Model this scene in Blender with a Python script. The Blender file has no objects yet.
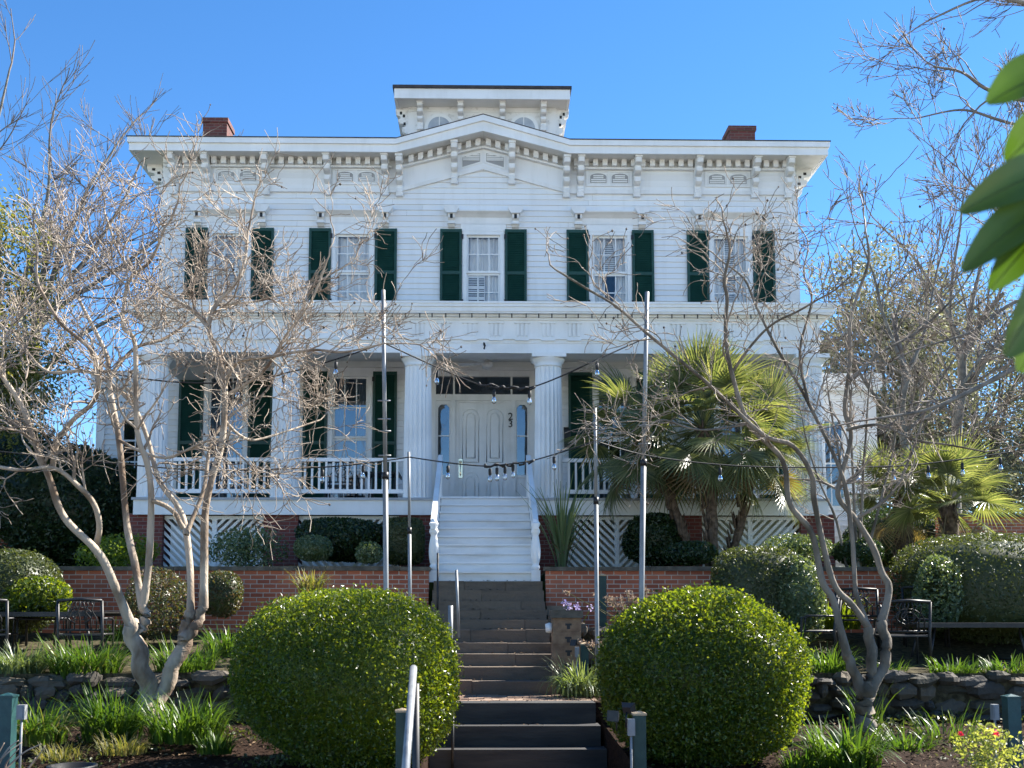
import bpy, math, random
import numpy as np
from mathutils import Vector

random.seed(7); RNG = np.random.default_rng(7)
SC = bpy.context.scene
R = math.radians

# ------------------------------------------------------------------ camera
FPX = 1120.0; PITCH = R(5.5); YAW = R(1.0); PX = 502.0; PY = 612 - FPX*math.tan(PITCH)
EYE = np.array([0.0, 0.0, 1.75])
cam_d = bpy.data.cameras.new('camera'); cam = bpy.data.objects.new('camera', cam_d)
SC.collection.objects.link(cam); SC.camera = cam
cam.location = EYE; cam.rotation_euler = (math.pi/2 + PITCH, 0, -YAW)
cam_d.sensor_width = 36; cam_d.lens = 36*FPX/1024
cam_d.shift_x = (512-PX)/1024; cam_d.shift_y = (PY-384)/1024
cam_d.clip_start = 0.05; cam_d.clip_end = 3000
cam_d.dof.use_dof = True; cam_d.dof.focus_distance = 20; cam_d.dof.aperture_fstop = 3.6

_f = np.array([math.sin(YAW)*math.cos(PITCH), math.cos(YAW)*math.cos(PITCH), math.sin(PITCH)])
_r = np.array([math.cos(YAW), -math.sin(YAW), 0]); _u = np.cross(_r, _f)
def at(px, py, Y):
    """real-world point on the depth plane Y that was measured at that spot of the photograph"""
    d = _f + _r*(px-PX)/FPX + _u*(PY-py)/FPX
    return EYE + d*(Y/d[1])
def ax(px, py, Y): return float(at(px, py, Y)[0])
def az(px, py, Y): return float(at(px, py, Y)[2])

# ------------------------------------------------------------------ light
SUN_EL = 41; SUN_AZ = 64            # azimuth measured from +Y (behind the house) towards +X
world = bpy.data.worlds.new('World'); SC.world = world; world.use_nodes = True
wn = world.node_tree.nodes; wl = world.node_tree.links
sky = wn.new('ShaderNodeTexSky'); sky.sky_type = 'NISHITA'; sky.sun_disc = False
sky.sun_elevation = R(SUN_EL); sky.sun_rotation = R(SUN_AZ)
sky.air_density = 0.7; sky.dust_density = 0.0; sky.ozone_density = 2.2; sky.altitude = 0
hsv = wn.new('ShaderNodeHueSaturation'); hsv.inputs['Saturation'].default_value = 1.24; hsv.inputs['Value'].default_value = 1.08
wl.new(sky.outputs[0], hsv.inputs['Color']); wl.new(hsv.outputs[0], wn['Background'].inputs[0]); wn['Background'].inputs[1].default_value = 0.085
sd = bpy.data.lights.new('sun', 'SUN'); so = bpy.data.objects.new('sun', sd); SC.collection.objects.link(so)
sd.energy = 5.0; sd.angle = R(0.53); sd.color = (1.0, 0.95, 0.86)
_s = Vector((math.sin(R(SUN_AZ))*math.cos(R(SUN_EL)), math.cos(R(SUN_AZ))*math.cos(R(SUN_EL)), math.sin(R(SUN_EL))))
so.rotation_euler = _s.to_track_quat('Z', 'Y').to_euler(); so.location = (20, 30, 40)
SC.view_settings.view_transform = 'Standard'; SC.view_settings.look = 'None'
SC.view_settings.exposure = 1.68; SC.view_settings.gamma = 1
SC.view_settings.use_curve_mapping = False
SC.render.engine = 'CYCLES'
SC.cycles.max_bounces = 6; SC.cycles.diffuse_bounces = 3; SC.cycles.transparent_max_bounces = 12
SC.cycles.sample_clamp_indirect = 6

# ------------------------------------------------------------------ materials
def _nt(name):
    m = bpy.data.materials.new(name); m.use_nodes = True
    nt = m.node_tree; b = nt.nodes['Principled BSDF']
    return m, nt, b
def _c(c): return (c[0], c[1], c[2], 1) if len(c) == 3 else c
def _coord(nt):
    return nt.nodes.new('ShaderNodeTexCoord').outputs['Object']
def mat(name, c1, c2=None, scale=4, rough=.6, bump=0, bscale=60, metal=0, spec=.5, detail=5, stretch=None, lo=.35, hi=.65):
    m, nt, b = _nt(name); N = nt.nodes; L = nt.links
    b.inputs['Roughness'].default_value = rough; b.inputs['Metallic'].default_value = metal
    b.inputs['Specular IOR Level'].default_value = spec
    co = _coord(nt)
    if stretch:
        mp = N.new('ShaderNodeMapping'); mp.inputs['Scale'].default_value = stretch; L.new(co, mp.inputs[0]); co = mp.outputs[0]
    if c2 is not None:
        n = N.new('ShaderNodeTexNoise'); n.inputs['Scale'].default_value = scale; n.inputs['Detail'].default_value = detail
        L.new(co, n.inputs['Vector'])
        r = N.new('ShaderNodeValToRGB'); r.color_ramp.elements[0].position = lo; r.color_ramp.elements[1].position = hi
        r.color_ramp.elements[0].color = _c(c1); r.color_ramp.elements[1].color = _c(c2)
        L.new(n.outputs['Fac'], r.inputs[0]); L.new(r.outputs[0], b.inputs['Base Color'])
    else: b.inputs['Base Color'].default_value = _c(c1)
    if bump:
        n2 = N.new('ShaderNodeTexNoise'); n2.inputs['Scale'].default_value = bscale; n2.inputs['Detail'].default_value = 6
        L.new(co, n2.inputs['Vector'])
        bp = N.new('ShaderNodeBump'); bp.inputs['Strength'].default_value = bump; bp.inputs['Distance'].default_value = .02
        L.new(n2.outputs['Fac'], bp.inputs['Height']); L.new(bp.outputs[0], b.inputs['Normal'])
    return m
def leafmat(name, cols, transl=.35, rough=.4, tcol=None, spec=.5):
    m, nt, b = _nt(name); N = nt.nodes; L = nt.links
    g = N.new('ShaderNodeNewGeometry')
    r = N.new('ShaderNodeValToRGB'); e = r.color_ramp.elements
    e[0].color = _c(cols[0]); e[0].position = 0; e[1].color = _c(cols[-1]); e[1].position = 1
    for i, c in enumerate(cols[1:-1]):
        k = e.new((i+1)/(len(cols)-1)); k.color = _c(c)
    L.new(g.outputs['Random Per Island'], r.inputs[0]); L.new(r.outputs[0], b.inputs['Base Color'])
    b.inputs['Roughness'].default_value = rough; b.inputs['Specular IOR Level'].default_value = spec
    if transl:
        t = N.new('ShaderNodeBsdfTranslucent')
        hs = N.new('ShaderNodeMix'); hs.data_type = 'RGBA'; hs.blend_type = 'MULTIPLY'; hs.inputs[0].default_value = 1
        L.new(r.outputs[0], hs.inputs[6]); hs.inputs[7].default_value = _c(tcol or (2.0, 1.9, .7)); hs.clamp_result = False
        L.new(hs.outputs[2], t.inputs[0])
        mx = N.new('ShaderNodeMixShader'); mx.inputs[0].default_value = transl
        L.new(b.outputs[0], mx.inputs[1]); L.new(t.outputs[0], mx.inputs[2])
        L.new(mx.outputs[0], N['Material Output'].inputs['Surface'])
    return m
def brickmat(name, c1, c2, mortar, bw=.21, rh=.073, ms=.007, bias=0, dirt=None):
    m, nt, b = _nt(name); N = nt.nodes; L = nt.links
    co = _coord(nt); sp = N.new('ShaderNodeSeparateXYZ'); L.new(co, sp.inputs[0])
    ad = N.new('ShaderNodeMath'); L.new(sp.outputs[0], ad.inputs[0]); L.new(sp.outputs[1], ad.inputs[1])
    cb = N.new('ShaderNodeCombineXYZ'); L.new(ad.outputs[0], cb.inputs[0]); L.new(sp.outputs[2], cb.inputs[1])
    t = N.new('ShaderNodeTexBrick'); L.new(cb.outputs[0], t.inputs['Vector'])
    t.inputs['Color1'].default_value = _c(c1); t.inputs['Color2'].default_value = _c(c2); t.inputs['Mortar'].default_value = _c(mortar)
    t.inputs['Scale'].default_value = 1; t.inputs['Mortar Size'].default_value = ms; t.inputs['Bias'].default_value = bias
    t.inputs['Mortar Smooth'].default_value = .2
    t.inputs['Brick Width'].default_value = bw; t.inputs['Row Height'].default_value = rh
    n = N.new('ShaderNodeTexNoise'); n.inputs['Scale'].default_value = 2.3; n.inputs['Detail'].default_value = 8; L.new(co, n.inputs['Vector'])
    mx = N.new('ShaderNodeMix'); mx.data_type = 'RGBA'; mx.blend_type = 'MIX'
    rp = N.new('ShaderNodeMapRange'); rp.inputs[1].default_value = .5; rp.inputs[2].default_value = .8; rp.inputs[4].default_value = .6
    L.new(n.outputs['Fac'], rp.inputs[0]); L.new(rp.outputs[0], mx.inputs[0])
    L.new(t.outputs['Color'], mx.inputs[6]); mx.inputs[7].default_value = _c(dirt or (.12, .07, .05))
    L.new(mx.outputs[2], b.inputs['Base Color']); b.inputs['Roughness'].default_value = .85
    bp = N.new('ShaderNodeBump'); bp.inputs['Strength'].default_value = .6; bp.inputs['Distance'].default_value = .01; bp.invert = True
    L.new(t.outputs['Fac'], bp.inputs['Height']); L.new(bp.outputs[0], b.inputs['Normal'])
    return m
def panemat(name, tint=(.93, .95, .97), refl=.2):
    m, nt, b = _nt(name); N = nt.nodes; L = nt.links
    tr = N.new('ShaderNodeBsdfTransparent'); tr.inputs[0].default_value = _c(tint)
    gl = N.new('ShaderNodeBsdfGlossy'); gl.inputs['Roughness'].default_value = .03; gl.inputs[0].default_value = (.9, .95, 1, 1)
    fr = N.new('ShaderNodeFresnel'); fr.inputs[0].default_value = 1.5
    ad = N.new('ShaderNodeMath'); L.new(fr.outputs[0], ad.inputs[0]); ad.inputs[1].default_value = refl
    nz = N.new('ShaderNodeTexNoise'); nz.inputs['Scale'].default_value = 1.5
    L.new(_coord(nt), nz.inputs['Vector'])
    bp = N.new('ShaderNodeBump'); bp.inputs['Strength'].default_value = .05; bp.inputs['Distance'].default_value = .05
    L.new(nz.outputs['Fac'], bp.inputs['Height']); L.new(bp.outputs[0], gl.inputs['Normal'])
    mx = N.new('ShaderNodeMixShader'); L.new(ad.outputs[0], mx.inputs[0]); L.new(tr.outputs[0], mx.inputs[1]); L.new(gl.outputs[0], mx.inputs[2])
    L.new(mx.outputs[0], N['Material Output'].inputs['Surface'])
    return m

M = {}
M['white'] = mat('white_paint', (.74, .74, .72), (.84, .84, .83), scale=1.3, rough=.5, bump=.05, bscale=30, lo=.3, hi=.55)
M['boards'] = leafmat('clapboard_paint', [(.745, .75, .75), (.83, .83, .825), (.80, .805, .80), (.845, .84, .83), (.77, .775, .78)], transl=0, rough=.55)
def bumpy_(m, sc=16, st=.6):
    nt = m.node_tree; N = nt.nodes; n2 = N.new('ShaderNodeTexNoise'); n2.inputs['Scale'].default_value = sc; n2.inputs['Detail'].default_value = 7
    nt.links.new(_coord(nt), n2.inputs['Vector']); bp = N.new('ShaderNodeBump'); bp.inputs['Strength'].default_value = st; bp.inputs['Distance'].default_value = .02
    nt.links.new(n2.outputs['Fac'], bp.inputs['Height']); nt.links.new(bp.outputs[0], N['Principled BSDF'].inputs['Normal'])
def grime(m, st=.22, stretch=(3.0, 3.0, .35), col=(.42, .40, .36)):
    nt = m.node_tree; N = nt.nodes; Lk = nt.links; b = N['Principled BSDF']; src = b.inputs['Base Color'].links[0].from_socket
    mp = N.new('ShaderNodeMapping'); mp.inputs['Scale'].default_value = stretch; Lk.new(_coord(nt), mp.inputs[0])
    n = N.new('ShaderNodeTexNoise'); n.inputs['Scale'].default_value = 1.6; n.inputs['Detail'].default_value = 9; n.inputs['Roughness'].default_value = .65; Lk.new(mp.outputs[0], n.inputs['Vector'])
    r = N.new('ShaderNodeMapRange'); r.inputs[1].default_value = .5; r.inputs[2].default_value = .78; r.inputs[4].default_value = st; Lk.new(n.outputs['Fac'], r.inputs[0])
    mx = N.new('ShaderNodeMix'); mx.data_type = 'RGBA'; Lk.new(r.outputs[0], mx.inputs[0]); Lk.new(src, mx.inputs[6]); mx.inputs[7].default_value = _c(col); Lk.new(mx.outputs[2], b.inputs['Base Color'])

M['trim'] = mat('trim_paint', (.72, .715, .69), (.81, .80, .785), scale=2.5, rough=.5, lo=.3, hi=.55)
M['worn'] = mat('worn_white_paint', (.50, .49, .46), (.80, .79, .77), scale=5, rough=.6, bump=.1, bscale=20, lo=.28, hi=.46)
M['stepwhite'] = mat('step_paint', (.66, .66, .65), (.80, .80, .79), scale=3.5, rough=.5, lo=.25, hi=.5, stretch=(.4, 1, 1))
M['louvreshade'] = mat('vent_gap_shade', (.34, .34, .34), rough=.9)  # grey backing colour stands in for the shade between louvre slats
M['concrete'] = mat('bounce_concrete', (.50, .48, .44), (.58, .56, .52), scale=1, rough=.9)  # pale tone for the added bounce paving
M['soffit'] = mat('soffit_paint', (.72, .71, .67), (.80, .79, .76), scale=2, rough=.6)
M['green'] = mat('shutter_green', (.008, .046, .034), (.014, .062, .047), scale=6, rough=.45, spec=.4)
M['pane'] = panemat('window_glass', tint=(.96,.97,.98), refl=.05)
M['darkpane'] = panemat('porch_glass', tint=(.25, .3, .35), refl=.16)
M['black'] = mat('black_paint', (.012, .012, .013), rough=.5)
M['curtain'] = mat('curtain_cloth', (.82, .82, .80), (.88, .88, .86), scale=3, rough=.9)
M['roof'] = mat('dark_roofing', (.03, .028, .03), (.06, .05, .05), scale=8, rough=.8)
M['porchfloor'] = mat('porch_floor_paint', (.33, .34, .35), (.42, .43, .44), scale=3, rough=.5)
M['brick'] = brickmat('garden_brick', (.50, .145, .07), (.30, .08, .042), (.52, .44, .36), dirt=(.22, .11, .07))
M['brickdark'] = brickmat('chimney_brick', (.17, .05, .04), (.10, .03, .028), (.16, .12, .10))
M['brickpier'] = brickmat('pier_brick', (.20, .05, .035), (.13, .03, .025), (.2, .15, .13))
M['cap'] = mat('weathered_coping', (.07, .06, .045), (.14, .12, .09), scale=7, rough=.9, bump=.4)
M['steel'] = mat('galvanized_steel', (.19, .20, .205), (.29, .30, .305), scale=14, rough=.5, metal=.25, stretch=(1, 1, .3))
M['iron'] = mat('black_iron', (.012, .012, .014), (.03, .028, .026), scale=12, rough=.45, metal=.2)
M['stepwood'] = leafmat('weathered_sleeper', [(.085, .064, .045), (.19, .135, .09), (.12, .09, .066), (.26, .19, .13), (.10, .076, .056)], transl=0, rough=.85)
M['stepdark'] = mat('dark_tarred_sleeper', (.024, .024, .026), (.055, .052, .05), scale=3, rough=.7, bump=.3, bscale=16, stretch=(.5, 2, 3))
M['stone'] = mat('field_stone', (.10, .085, .065), (.26, .22, .17), scale=5, rough=.9, bump=.6, bscale=18)
M['block'] = mat('tan_block', (.17, .10, .06), (.30, .195, .115), scale=7, rough=.9, bump=.3, bscale=40)
M['mulch'] = mat('bark_mulch', (.012, .007, .005), (.045, .026, .018), scale=28, rough=1, bump=1.0, bscale=45, spec=.1)
M['soil'] = mat('leafy_soil', (.035, .03, .018), (.10, .085, .05), scale=14, rough=1, bump=.8, bscale=40, spec=.1)
M['lawn'] = mat('terrace_turf', (.03, .05, .015), (.07, .09, .03), scale=9, rough=1, bump=.7, bscale=50, spec=.1)
M['paver'] = mat('brick_landing', (.20, .12, .08), (.34, .24, .17), scale=6, rough=.9, bump=.3, bscale=20)
M['bark'] = mat('crape_myrtle_bark', (.15, .10, .065), (.44, .36, .275), scale=3.2, rough=.9, bump=.9, bscale=22, stretch=(1, 1, .5), lo=.36, hi=.56)
M['twig'] = mat('silver_twig', (.17, .125, .09), (.46, .38, .30), scale=4, rough=.75)
M['bark2'] = mat('weathered_dark_bark', (.075, .06, .042), (.24, .20, .155), scale=3.6, rough=.9, bump=.9, bscale=22, stretch=(1, 1, .5), lo=.36, hi=.6)
M['twig2'] = mat('grey_brown_twig', (.12, .09, .065), (.34, .28, .22), scale=4, rough=.8)
M['barkgray'] = mat('grey_bark', (.11, .10, .085), (.22, .20, .17), scale=6, rough=.9, bump=.4, bscale=20)
M['twiggray'] = mat('grey_twig', (.12, .095, .075), (.22, .18, .15), scale=6, rough=.8)
M['pod'] = mat('seed_pod', (.04, .025, .015), (.08, .05, .03), scale=20, rough=.8)
M['postgreen'] = mat('green_post_paint', (.010, .035, .032), (.02, .055, .045), scale=8, rough=.6, bump=.2)
M['postgreen2'] = mat('teal_post_paint', (.008, .045, .05), (.02, .075, .075), scale=8, rough=.5, bump=.2)
M['tanwood'] = mat('raw_wood_cap', (.38, .27, .16), (.5, .38, .24), scale=9, rough=.8)
M['greybox'] = mat('grey_plastic', (.20, .21, .22), (.25, .26, .27), scale=9, rough=.5)
M['wire'] = mat('black_cable', (.012, .012, .012), rough=.6)
M['bulb'] = panemat('bulb_glass', tint=(.92, .92, .9), refl=.2)
M['brass'] = mat('polished_brass', (.72, .66, .50), rough=.25, metal=1)
M['box'] = leafmat('boxwood_leaf', [(.028, .054, .009), (.075, .12, .016), (.13, .18, .024), (.045, .082, .012), (.20, .23, .04)], transl=.5, rough=.3, tcol=(2.4, 2.1, .5), spec=.6)
M['dkleaf'] = leafmat('dark_evergreen_leaf', [(.014, .028, .009), (.030, .056, .016), (.02, .04, .012)], transl=.25, rough=.4)
M['hedge'] = leafmat('hedge_leaf', [(.045, .06, .022), (.075, .09, .035), (.055, .075, .02)], transl=.3, rough=.45)
M['variegated'] = leafmat('pale_shrub_leaf', [(.05, .08, .03), (.12, .16, .08), (.08, .12, .05), (.20, .24, .16)], transl=.3, rough=.35)
M['bronze'] = leafmat('bronze_shrub_leaf', [(.07, .06, .03), (.05, .08, .025), (.10, .06, .035), (.09, .10, .04)], transl=.3, rough=.45)
M['lime'] = leafmat('lime_shrub_leaf', [(.10, .15, .015), (.16, .20, .02), (.07, .11, .015)], transl=.45, rough=.45)
M['oak'] = leafmat('live_oak_leaf', [(.11, .115, .075), (.19, .19, .13), (.28, .27, .20), (.14, .14, .09)], transl=.35, tcol=(1.3, 1.3, .85), rough=.5)
M['yellowgreen'] = leafmat('yellow_green_leaf', [(.11, .12, .03), (.18, .18, .05), (.14, .14, .05)], transl=.4, rough=.5)
M['grass'] = leafmat('strap_leaf', [(.03, .075, .012), (.055, .11, .018), (.09, .15, .025), (.04, .085, .02)], transl=.4, rough=.38)
M['pale_grass'] = leafmat('pale_strap_leaf', [(.10, .15, .07), (.17, .21, .12), (.07, .11, .05)], transl=.4, rough=.4)
M['dry'] = leafmat('dry_grass_blade', [(.16, .14, .06), (.10, .12, .03), (.22, .19, .10), (.07, .10, .02)], transl=.4, rough=.6)
M['palm'] = leafmat('palm_leaflet', [(.075, .10, .045), (.13, .155, .07), (.21, .225, .11), (.085, .105, .05), (.27, .265, .15)], transl=.42, rough=.32, tcol=(1.7, 1.65, .7))
M['palmdead'] = leafmat('dry_palm_leaflet', [(.22, .16, .09), (.16, .12, .07), (.28, .22, .13)], transl=.25, rough=.7)
M['palmtrunk'] = mat('palm_fibre', (.055, .035, .022), (.16, .11, .075), scale=12, rough=.95, bump=.8, bscale=25)
M['bigleaf'] = leafmat('broad_leaf', [(.032, .07, .010), (.05, .095, .014), (.024, .055, .01)], transl=.3, rough=.42, tcol=(1.9, 2.0, .4))
grime(M['boards']); grime(M['stepwood'], .75, (1.0, 4, 5), (.045, .036, .03)); bumpy_(M['stepwood']); grime(M['white'], .20); grime(M['trim'], .28); grime(M['stepwhite'], .35, (1.2, 3, 3)); grime(M['bigleaf'], .35, (9, 9, 9), (.015, .03, .004))
M['cupglass'] = mat('pale_louvre_glass', (.34, .37, .41), (.46, .49, .52), scale=5, rough=.35)
M['paleleaf'] = leafmat('pale_yellow_leaf', [(.14, .18, .04), (.24, .27, .09), (.30, .31, .14), (.10, .14, .03)], transl=.45, rough=.45)
M['lilac'] = leafmat('lilac_petal', [(.45, .36, .62), (.62, .52, .75)], transl=.4, rough=.6, tcol=(1.2, 1.2, 1.2))
M['red'] = leafmat('red_petal', [(.6, .02, .06), (.75, .05, .1)], transl=.3, rough=.5, tcol=(1.2, 1, 1))
M['dryflower'] = leafmat('dried_flower', [(.35, .25, .17), (.26, .17, .12), (.42, .33, .24)], transl=.3, rough=.8, tcol=(1, 1, 1))

# ------------------------------------------------------------------ mesh builder
ORIG = {}
class MB:
    def __init__(s): s.v = []; s.f = []; s.m = []; s.s = []; s.n = 0
    def add(s, vs, fs, m=0, smooth=False):
        vs = np.asarray(vs, float).reshape(-1, 3)
        s.v.append(vs)
        for f in fs: s.f.append([i+s.n for i in f]); s.m.append(m); s.s.append(smooth)
        s.n += len(vs)
    def box(s, x0, x1, y0, y1, z0, z1, m=0):
        v = [(x0,y0,z0),(x1,y0,z0),(x1,y1,z0),(x0,y1,z0),(x0,y0,z1),(x1,y0,z1),(x1,y1,z1),(x0,y1,z1)]
        s.add(v, [(0,3,2,1),(4,5,6,7),(0,1,5,4),(1,2,6,5),(2,3,7,6),(3,0,4,7)], m)
    def quad(s, a, b, c, d, m=0): s.add([a,b,c,d], [(0,1,2,3)], m)
    def prism(s, poly, axis, a, b, m=0):
        n = len(poly); vs = []
        for t in (a, b):
            for p, q in poly:
                vs.append({'x': (t,p,q), 'y': (p,t,q), 'z': (p,q,t)}[axis])
        s.add(vs, [list(range(n)), list(range(2*n-1, n-1, -1))] + [(i, i+n, (i+1)%n+n, (i+1)%n) for i in range(n)], m)
    def tube(s, pts, rad, n=8, m=0, cap=True, smooth=True):
        pts = np.asarray(pts, float); k = len(pts)
        rad = np.full(k, rad, float) if np.isscalar(rad) else np.asarray(rad, float)
        t = np.gradient(pts, axis=0); t /= np.linalg.norm(t, axis=1)[:, None] + 1e-9
        ref = np.array([0,0,1.]) if abs(t[0][2]) < .9 else np.array([1.,0,0])
        a = np.cross(t, ref); a /= np.linalg.norm(a, axis=1)[:, None] + 1e-9
        b = np.cross(t, a)
        th = np.arange(n)*2*math.pi/n
        vs = pts[:, None, :] + rad[:, None, None]*(a[:, None, :]*np.cos(th)[None, :, None] + b[:, None, :]*np.sin(th)[None, :, None])
        fs = [(i*n+j, i*n+(j+1)%n, (i+1)*n+(j+1)%n, (i+1)*n+j) for i in range(k-1) for j in range(n)]
        if cap: fs += [list(range(n))[::-1], list(range((k-1)*n, k*n))]
        s.add(vs.reshape(-1, 3), fs, m, smooth)
    def lathe(s, prof, cx, cy, n=20, m=0, flute=0, amp=0, smooth=True):
        vs = []
        for r, z in prof:
            for j in range(n):
                a = 2*math.pi*j/n; rr = r - (amp*abs(math.sin(a*flute/2)) if flute and amp else 0)
                vs.append((cx+rr*math.cos(a), cy+rr*math.sin(a), z))
        k = len(prof)
        fs = [(i*n+j, i*n+(j+1)%n, (i+1)*n+(j+1)%n, (i+1)*n+j) for i in range(k-1) for j in range(n)]
        fs += [list(range(n))[::-1], list(range((k-1)*n, k*n))]
        s.add(vs, fs, m, smooth)
    def quads(s, V, m=0):            # V (n,4,3): n loose quads
        V = np.asarray(V); n = len(V); s.v.append(V.reshape(-1, 3))
        s.f += (np.arange(n*4).reshape(n, 4)+s.n).tolist(); s.m += [m]*n; s.s += [False]*n; s.n += n*4
    def build(s, name, mats, parent=None, origin=None):
        me = bpy.data.meshes.new(name); V = np.concatenate(s.v) if s.v else np.zeros((0, 3))
        if parent is not None: o0 = np.array(ORIG[parent.name])
        elif origin is not None: o0 = np.array(origin, float)
        else:
            lo = V.min(0); hi = V.max(0); o0 = np.array([(lo[0]+hi[0])/2, (lo[1]+hi[1])/2, lo[2]])
        me.from_pydata((V-o0).tolist(), [], s.f)
        if not isinstance(mats, (list, tuple)): mats = [mats]
        for m in mats: me.materials.append(M[m] if isinstance(m, str) else m)
        if len(mats) > 1: me.polygons.foreach_set('material_index', s.m)
        if any(s.s): me.polygons.foreach_set('use_smooth', s.s)
        me.update()
        o = bpy.data.objects.new(name, me); SC.collection.objects.link(o)
        if parent is not None: o.parent = parent
        else: o.location = o0
        ORIG[o.name] = tuple(o0)
        return o
def tag(o, label, cat, group=None, kind=None):
    if label: o['label'] = label
    if cat: o['category'] = cat
    if group: o['group'] = group
    if kind: o['kind'] = kind
    return o
def thing(name, loc, label, cat, group=None):
    o = bpy.data.objects.new(name, None); SC.collection.objects.link(o); o.location = loc
    o.empty_display_size = .2
    ORIG[o.name] = tuple(float(c) for c in loc)
    return tag(o, label, cat, group)
def struct(o): o['kind'] = 'structure'; return o
def dup(root, loc, rotz, label, group=None):
    r = root.copy(); SC.collection.objects.link(r); r.location = loc; r.rotation_euler = (0, 0, rotz); r['label'] = label
    if group: r['group'] = group
    for ch in list(root.children):
        c = ch.copy(); SC.collection.objects.link(c); c.parent = r
        for g in list(ch.children):
            d = g.copy(); SC.collection.objects.link(d); d.parent = c
    return r
# ------------------------------------------------------------------ the setting: ground
g = MB(); g.box(-900, 900, -60, 2000, -1.2, -.2); struct(g.build('ground', 'soil'))
g = MB(); g.box(-.95, 1.75, 1.5, 13.1, -.3, -.15); struct(g.build('path', 'paver'))
g = MB(); g.box(-60, 60, -40, 1.5, -.4, -.146); struct(g.build('bounce_pavement', 'concrete'))  # unseen pale paving, added to bounce daylight onto the facade and porch
def bumpy(name, x0, x1, y0, y1, zf, m, nx, ny, amp=.03, base=-1.0):
    xs = np.linspace(x0, x1, nx); ys = np.linspace(y0, y1, ny)
    X, Y = np.meshgrid(xs, ys); ph = RNG.uniform(0, 6, 12)
    Z = zf(X, Y) + amp*(np.sin(X*2.1+ph[0])*np.sin(Y*2.7+ph[1]) + .6*np.sin(X*5.3+ph[2]+Y)*np.sin(Y*4.9+ph[3]) + .3*np.sin(X*11+ph[4])*np.sin(Y*13+ph[5]))
    mb = MB(); V = np.stack([X, Y, Z], -1).reshape(-1, 3)
    F = [(j*nx+i, j*nx+i+1, (j+1)*nx+i+1, (j+1)*nx+i) for j in range(ny-1) for i in range(nx-1)]
    mb.add(V, F, 0, True)
    # skirt down so that it is a solid bank
    mb.quad((x0,y0,base),(x1,y0,base),tuple(V[nx-1]),tuple(V[0]))
    for c0, c1, ia, ib in ((x0,x0,0,(ny-1)*nx),(x1,x1,nx-1,ny*nx-1)):
        mb.quad((c0,y0,base),(c0,y1,base),tuple(V[ib]),tuple(V[ia]))
    o = mb.build(name, m, origin=(0,0,0)); return struct(o)
zb = lambda X, Y: np.interp(Y, [2, 9, 12, 13.5, 14.6], [-.12, .0, .12, .26, .40])
bumpy('garden_bed', -30, -.63, 2, 14.6, zb, 'mulch', 120, 60)
bumpy('garden_bed', 1.48, 32, 2, 14.6, zb, 'mulch', 120, 60)
zt = lambda X, Y: np.interp(Y, [14.5, 16.2, 18.5], [.93, 1.05, 1.45])
bumpy('terrace', -32, -.95, 14.66, 18.45, zt, 'soil', 140, 24)
bumpy('terrace', 1.42, 34, 16.2, 18.45, zt, 'soil', 140, 24)
bumpy('terrace', 2.3, 34, 14.66, 16.2, zt, 'soil', 140, 14)
g = MB(); g.box(-160, -.84, 18.6, 300, .2, 2.40); g.box(1.05, 160, 18.6, 300, .2, 2.40); g.box(-.84, 1.05, 18.62, 300, .2, 2.25)
struct(g.build('upper_terrace', 'lawn'))

# ------------------------------------------------------------------ the house
W = 24.6; XL, XR = -7.22, 7.12; BK = 36.5; HZ = 2.40
house = thing('wooden_house', (0, W, HZ), 'large white two storey clapboard house with bracketed eaves, columned porch and rooftop cupola', 'house')
EY = 24.0                       # front plane of the eaves
ZS = 11.93                      # soffit height
zt_e = az(483, 140, EY); zp_t = az(483, 115.5, EY); zp_b = az(483, 129.5, EY)
GX = 1.93                       # half width of the cross gable eaves
OPEN2 = [(-5.68, .96), (-2.92, .96), (.01, .94), (2.87, .96), (5.60, .98)]    # 2nd-floor windows: centre, width
Z2a, Z2b = 8.45, 10.30
OPEN1 = [(-5.68, .98), (-2.94, .98), (2.94, .98), (5.64, .98)]
Z1a, Z1b = 4.15, 7.05
FZ = 3.95                       # porch floor

def clap(mb, rng, z0, z1, place, exp=.130, proud=.030):
    z = z0; p0 = proud
    while z < z1-1e-4:
        zz = min(z+exp, z1)
        iv = []
        for a, b in rng(z, zz):
            while b-a > 4.6:
                c = a+random.uniform(1.8, 4.2); iv.append((a, c-.002)); a = c
            iv.append((a, b))
        for a, b in iv:
            proud = p0+random.uniform(-.003, .003)
            mb.add([place(a, z, .001), place(b, z, .001), place(b, z, proud), place(a, z, proud), place(b, zz, .002), place(a, zz, .002)], [(0,1,2,3), (3,2,4,5)])
        z = zz
def cut(a, b, holes):
    iv = [(a, b)]
    for h0, h1 in holes:
        nv = []
        for p, q in iv:
            if h1 <= p or h0 >= q: nv.append((p, q)); continue
            if h0 > p: nv.append((p, h0))
            if h1 < q: nv.append((h1, q))
        iv = nv
    return iv
holes = [(c-w/2, c+w/2, Z2a, Z2b) for c, w in OPEN2] + [(c-w/2, c+w/2, Z1a, Z1b) for c, w in OPEN1] + [(-1.06, 1.06, FZ-.1, 7.02)]
zV0, zV1 = az(398, 191, W), az(483, 168, W)      # inverted V moulding below the pediment
def rng_front(z, zz):
    a, b = XL, XR
    if z > zV0-.001:
        h = 1.93*(1-(z-zV0)/(zV1-zV0)); a, b = -h, h
        if h < .02: return []
    return cut(a, b, [(h0, h1) for h0, h1, za, zb_ in holes if zz > za+.01 and z < zb_-.01])
mb = MB()
clap(mb, rng_front, FZ-.05, zV1, lambda u, z, d: (u, W-d, z))
for sx, px in ((-1, XL), (1, XR)):
    clap(mb, lambda z, zz: [(W, BK)], 2.4, ZS, lambda u, z, d, sx=sx, px=px: (px+sx*d, u, z))
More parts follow.
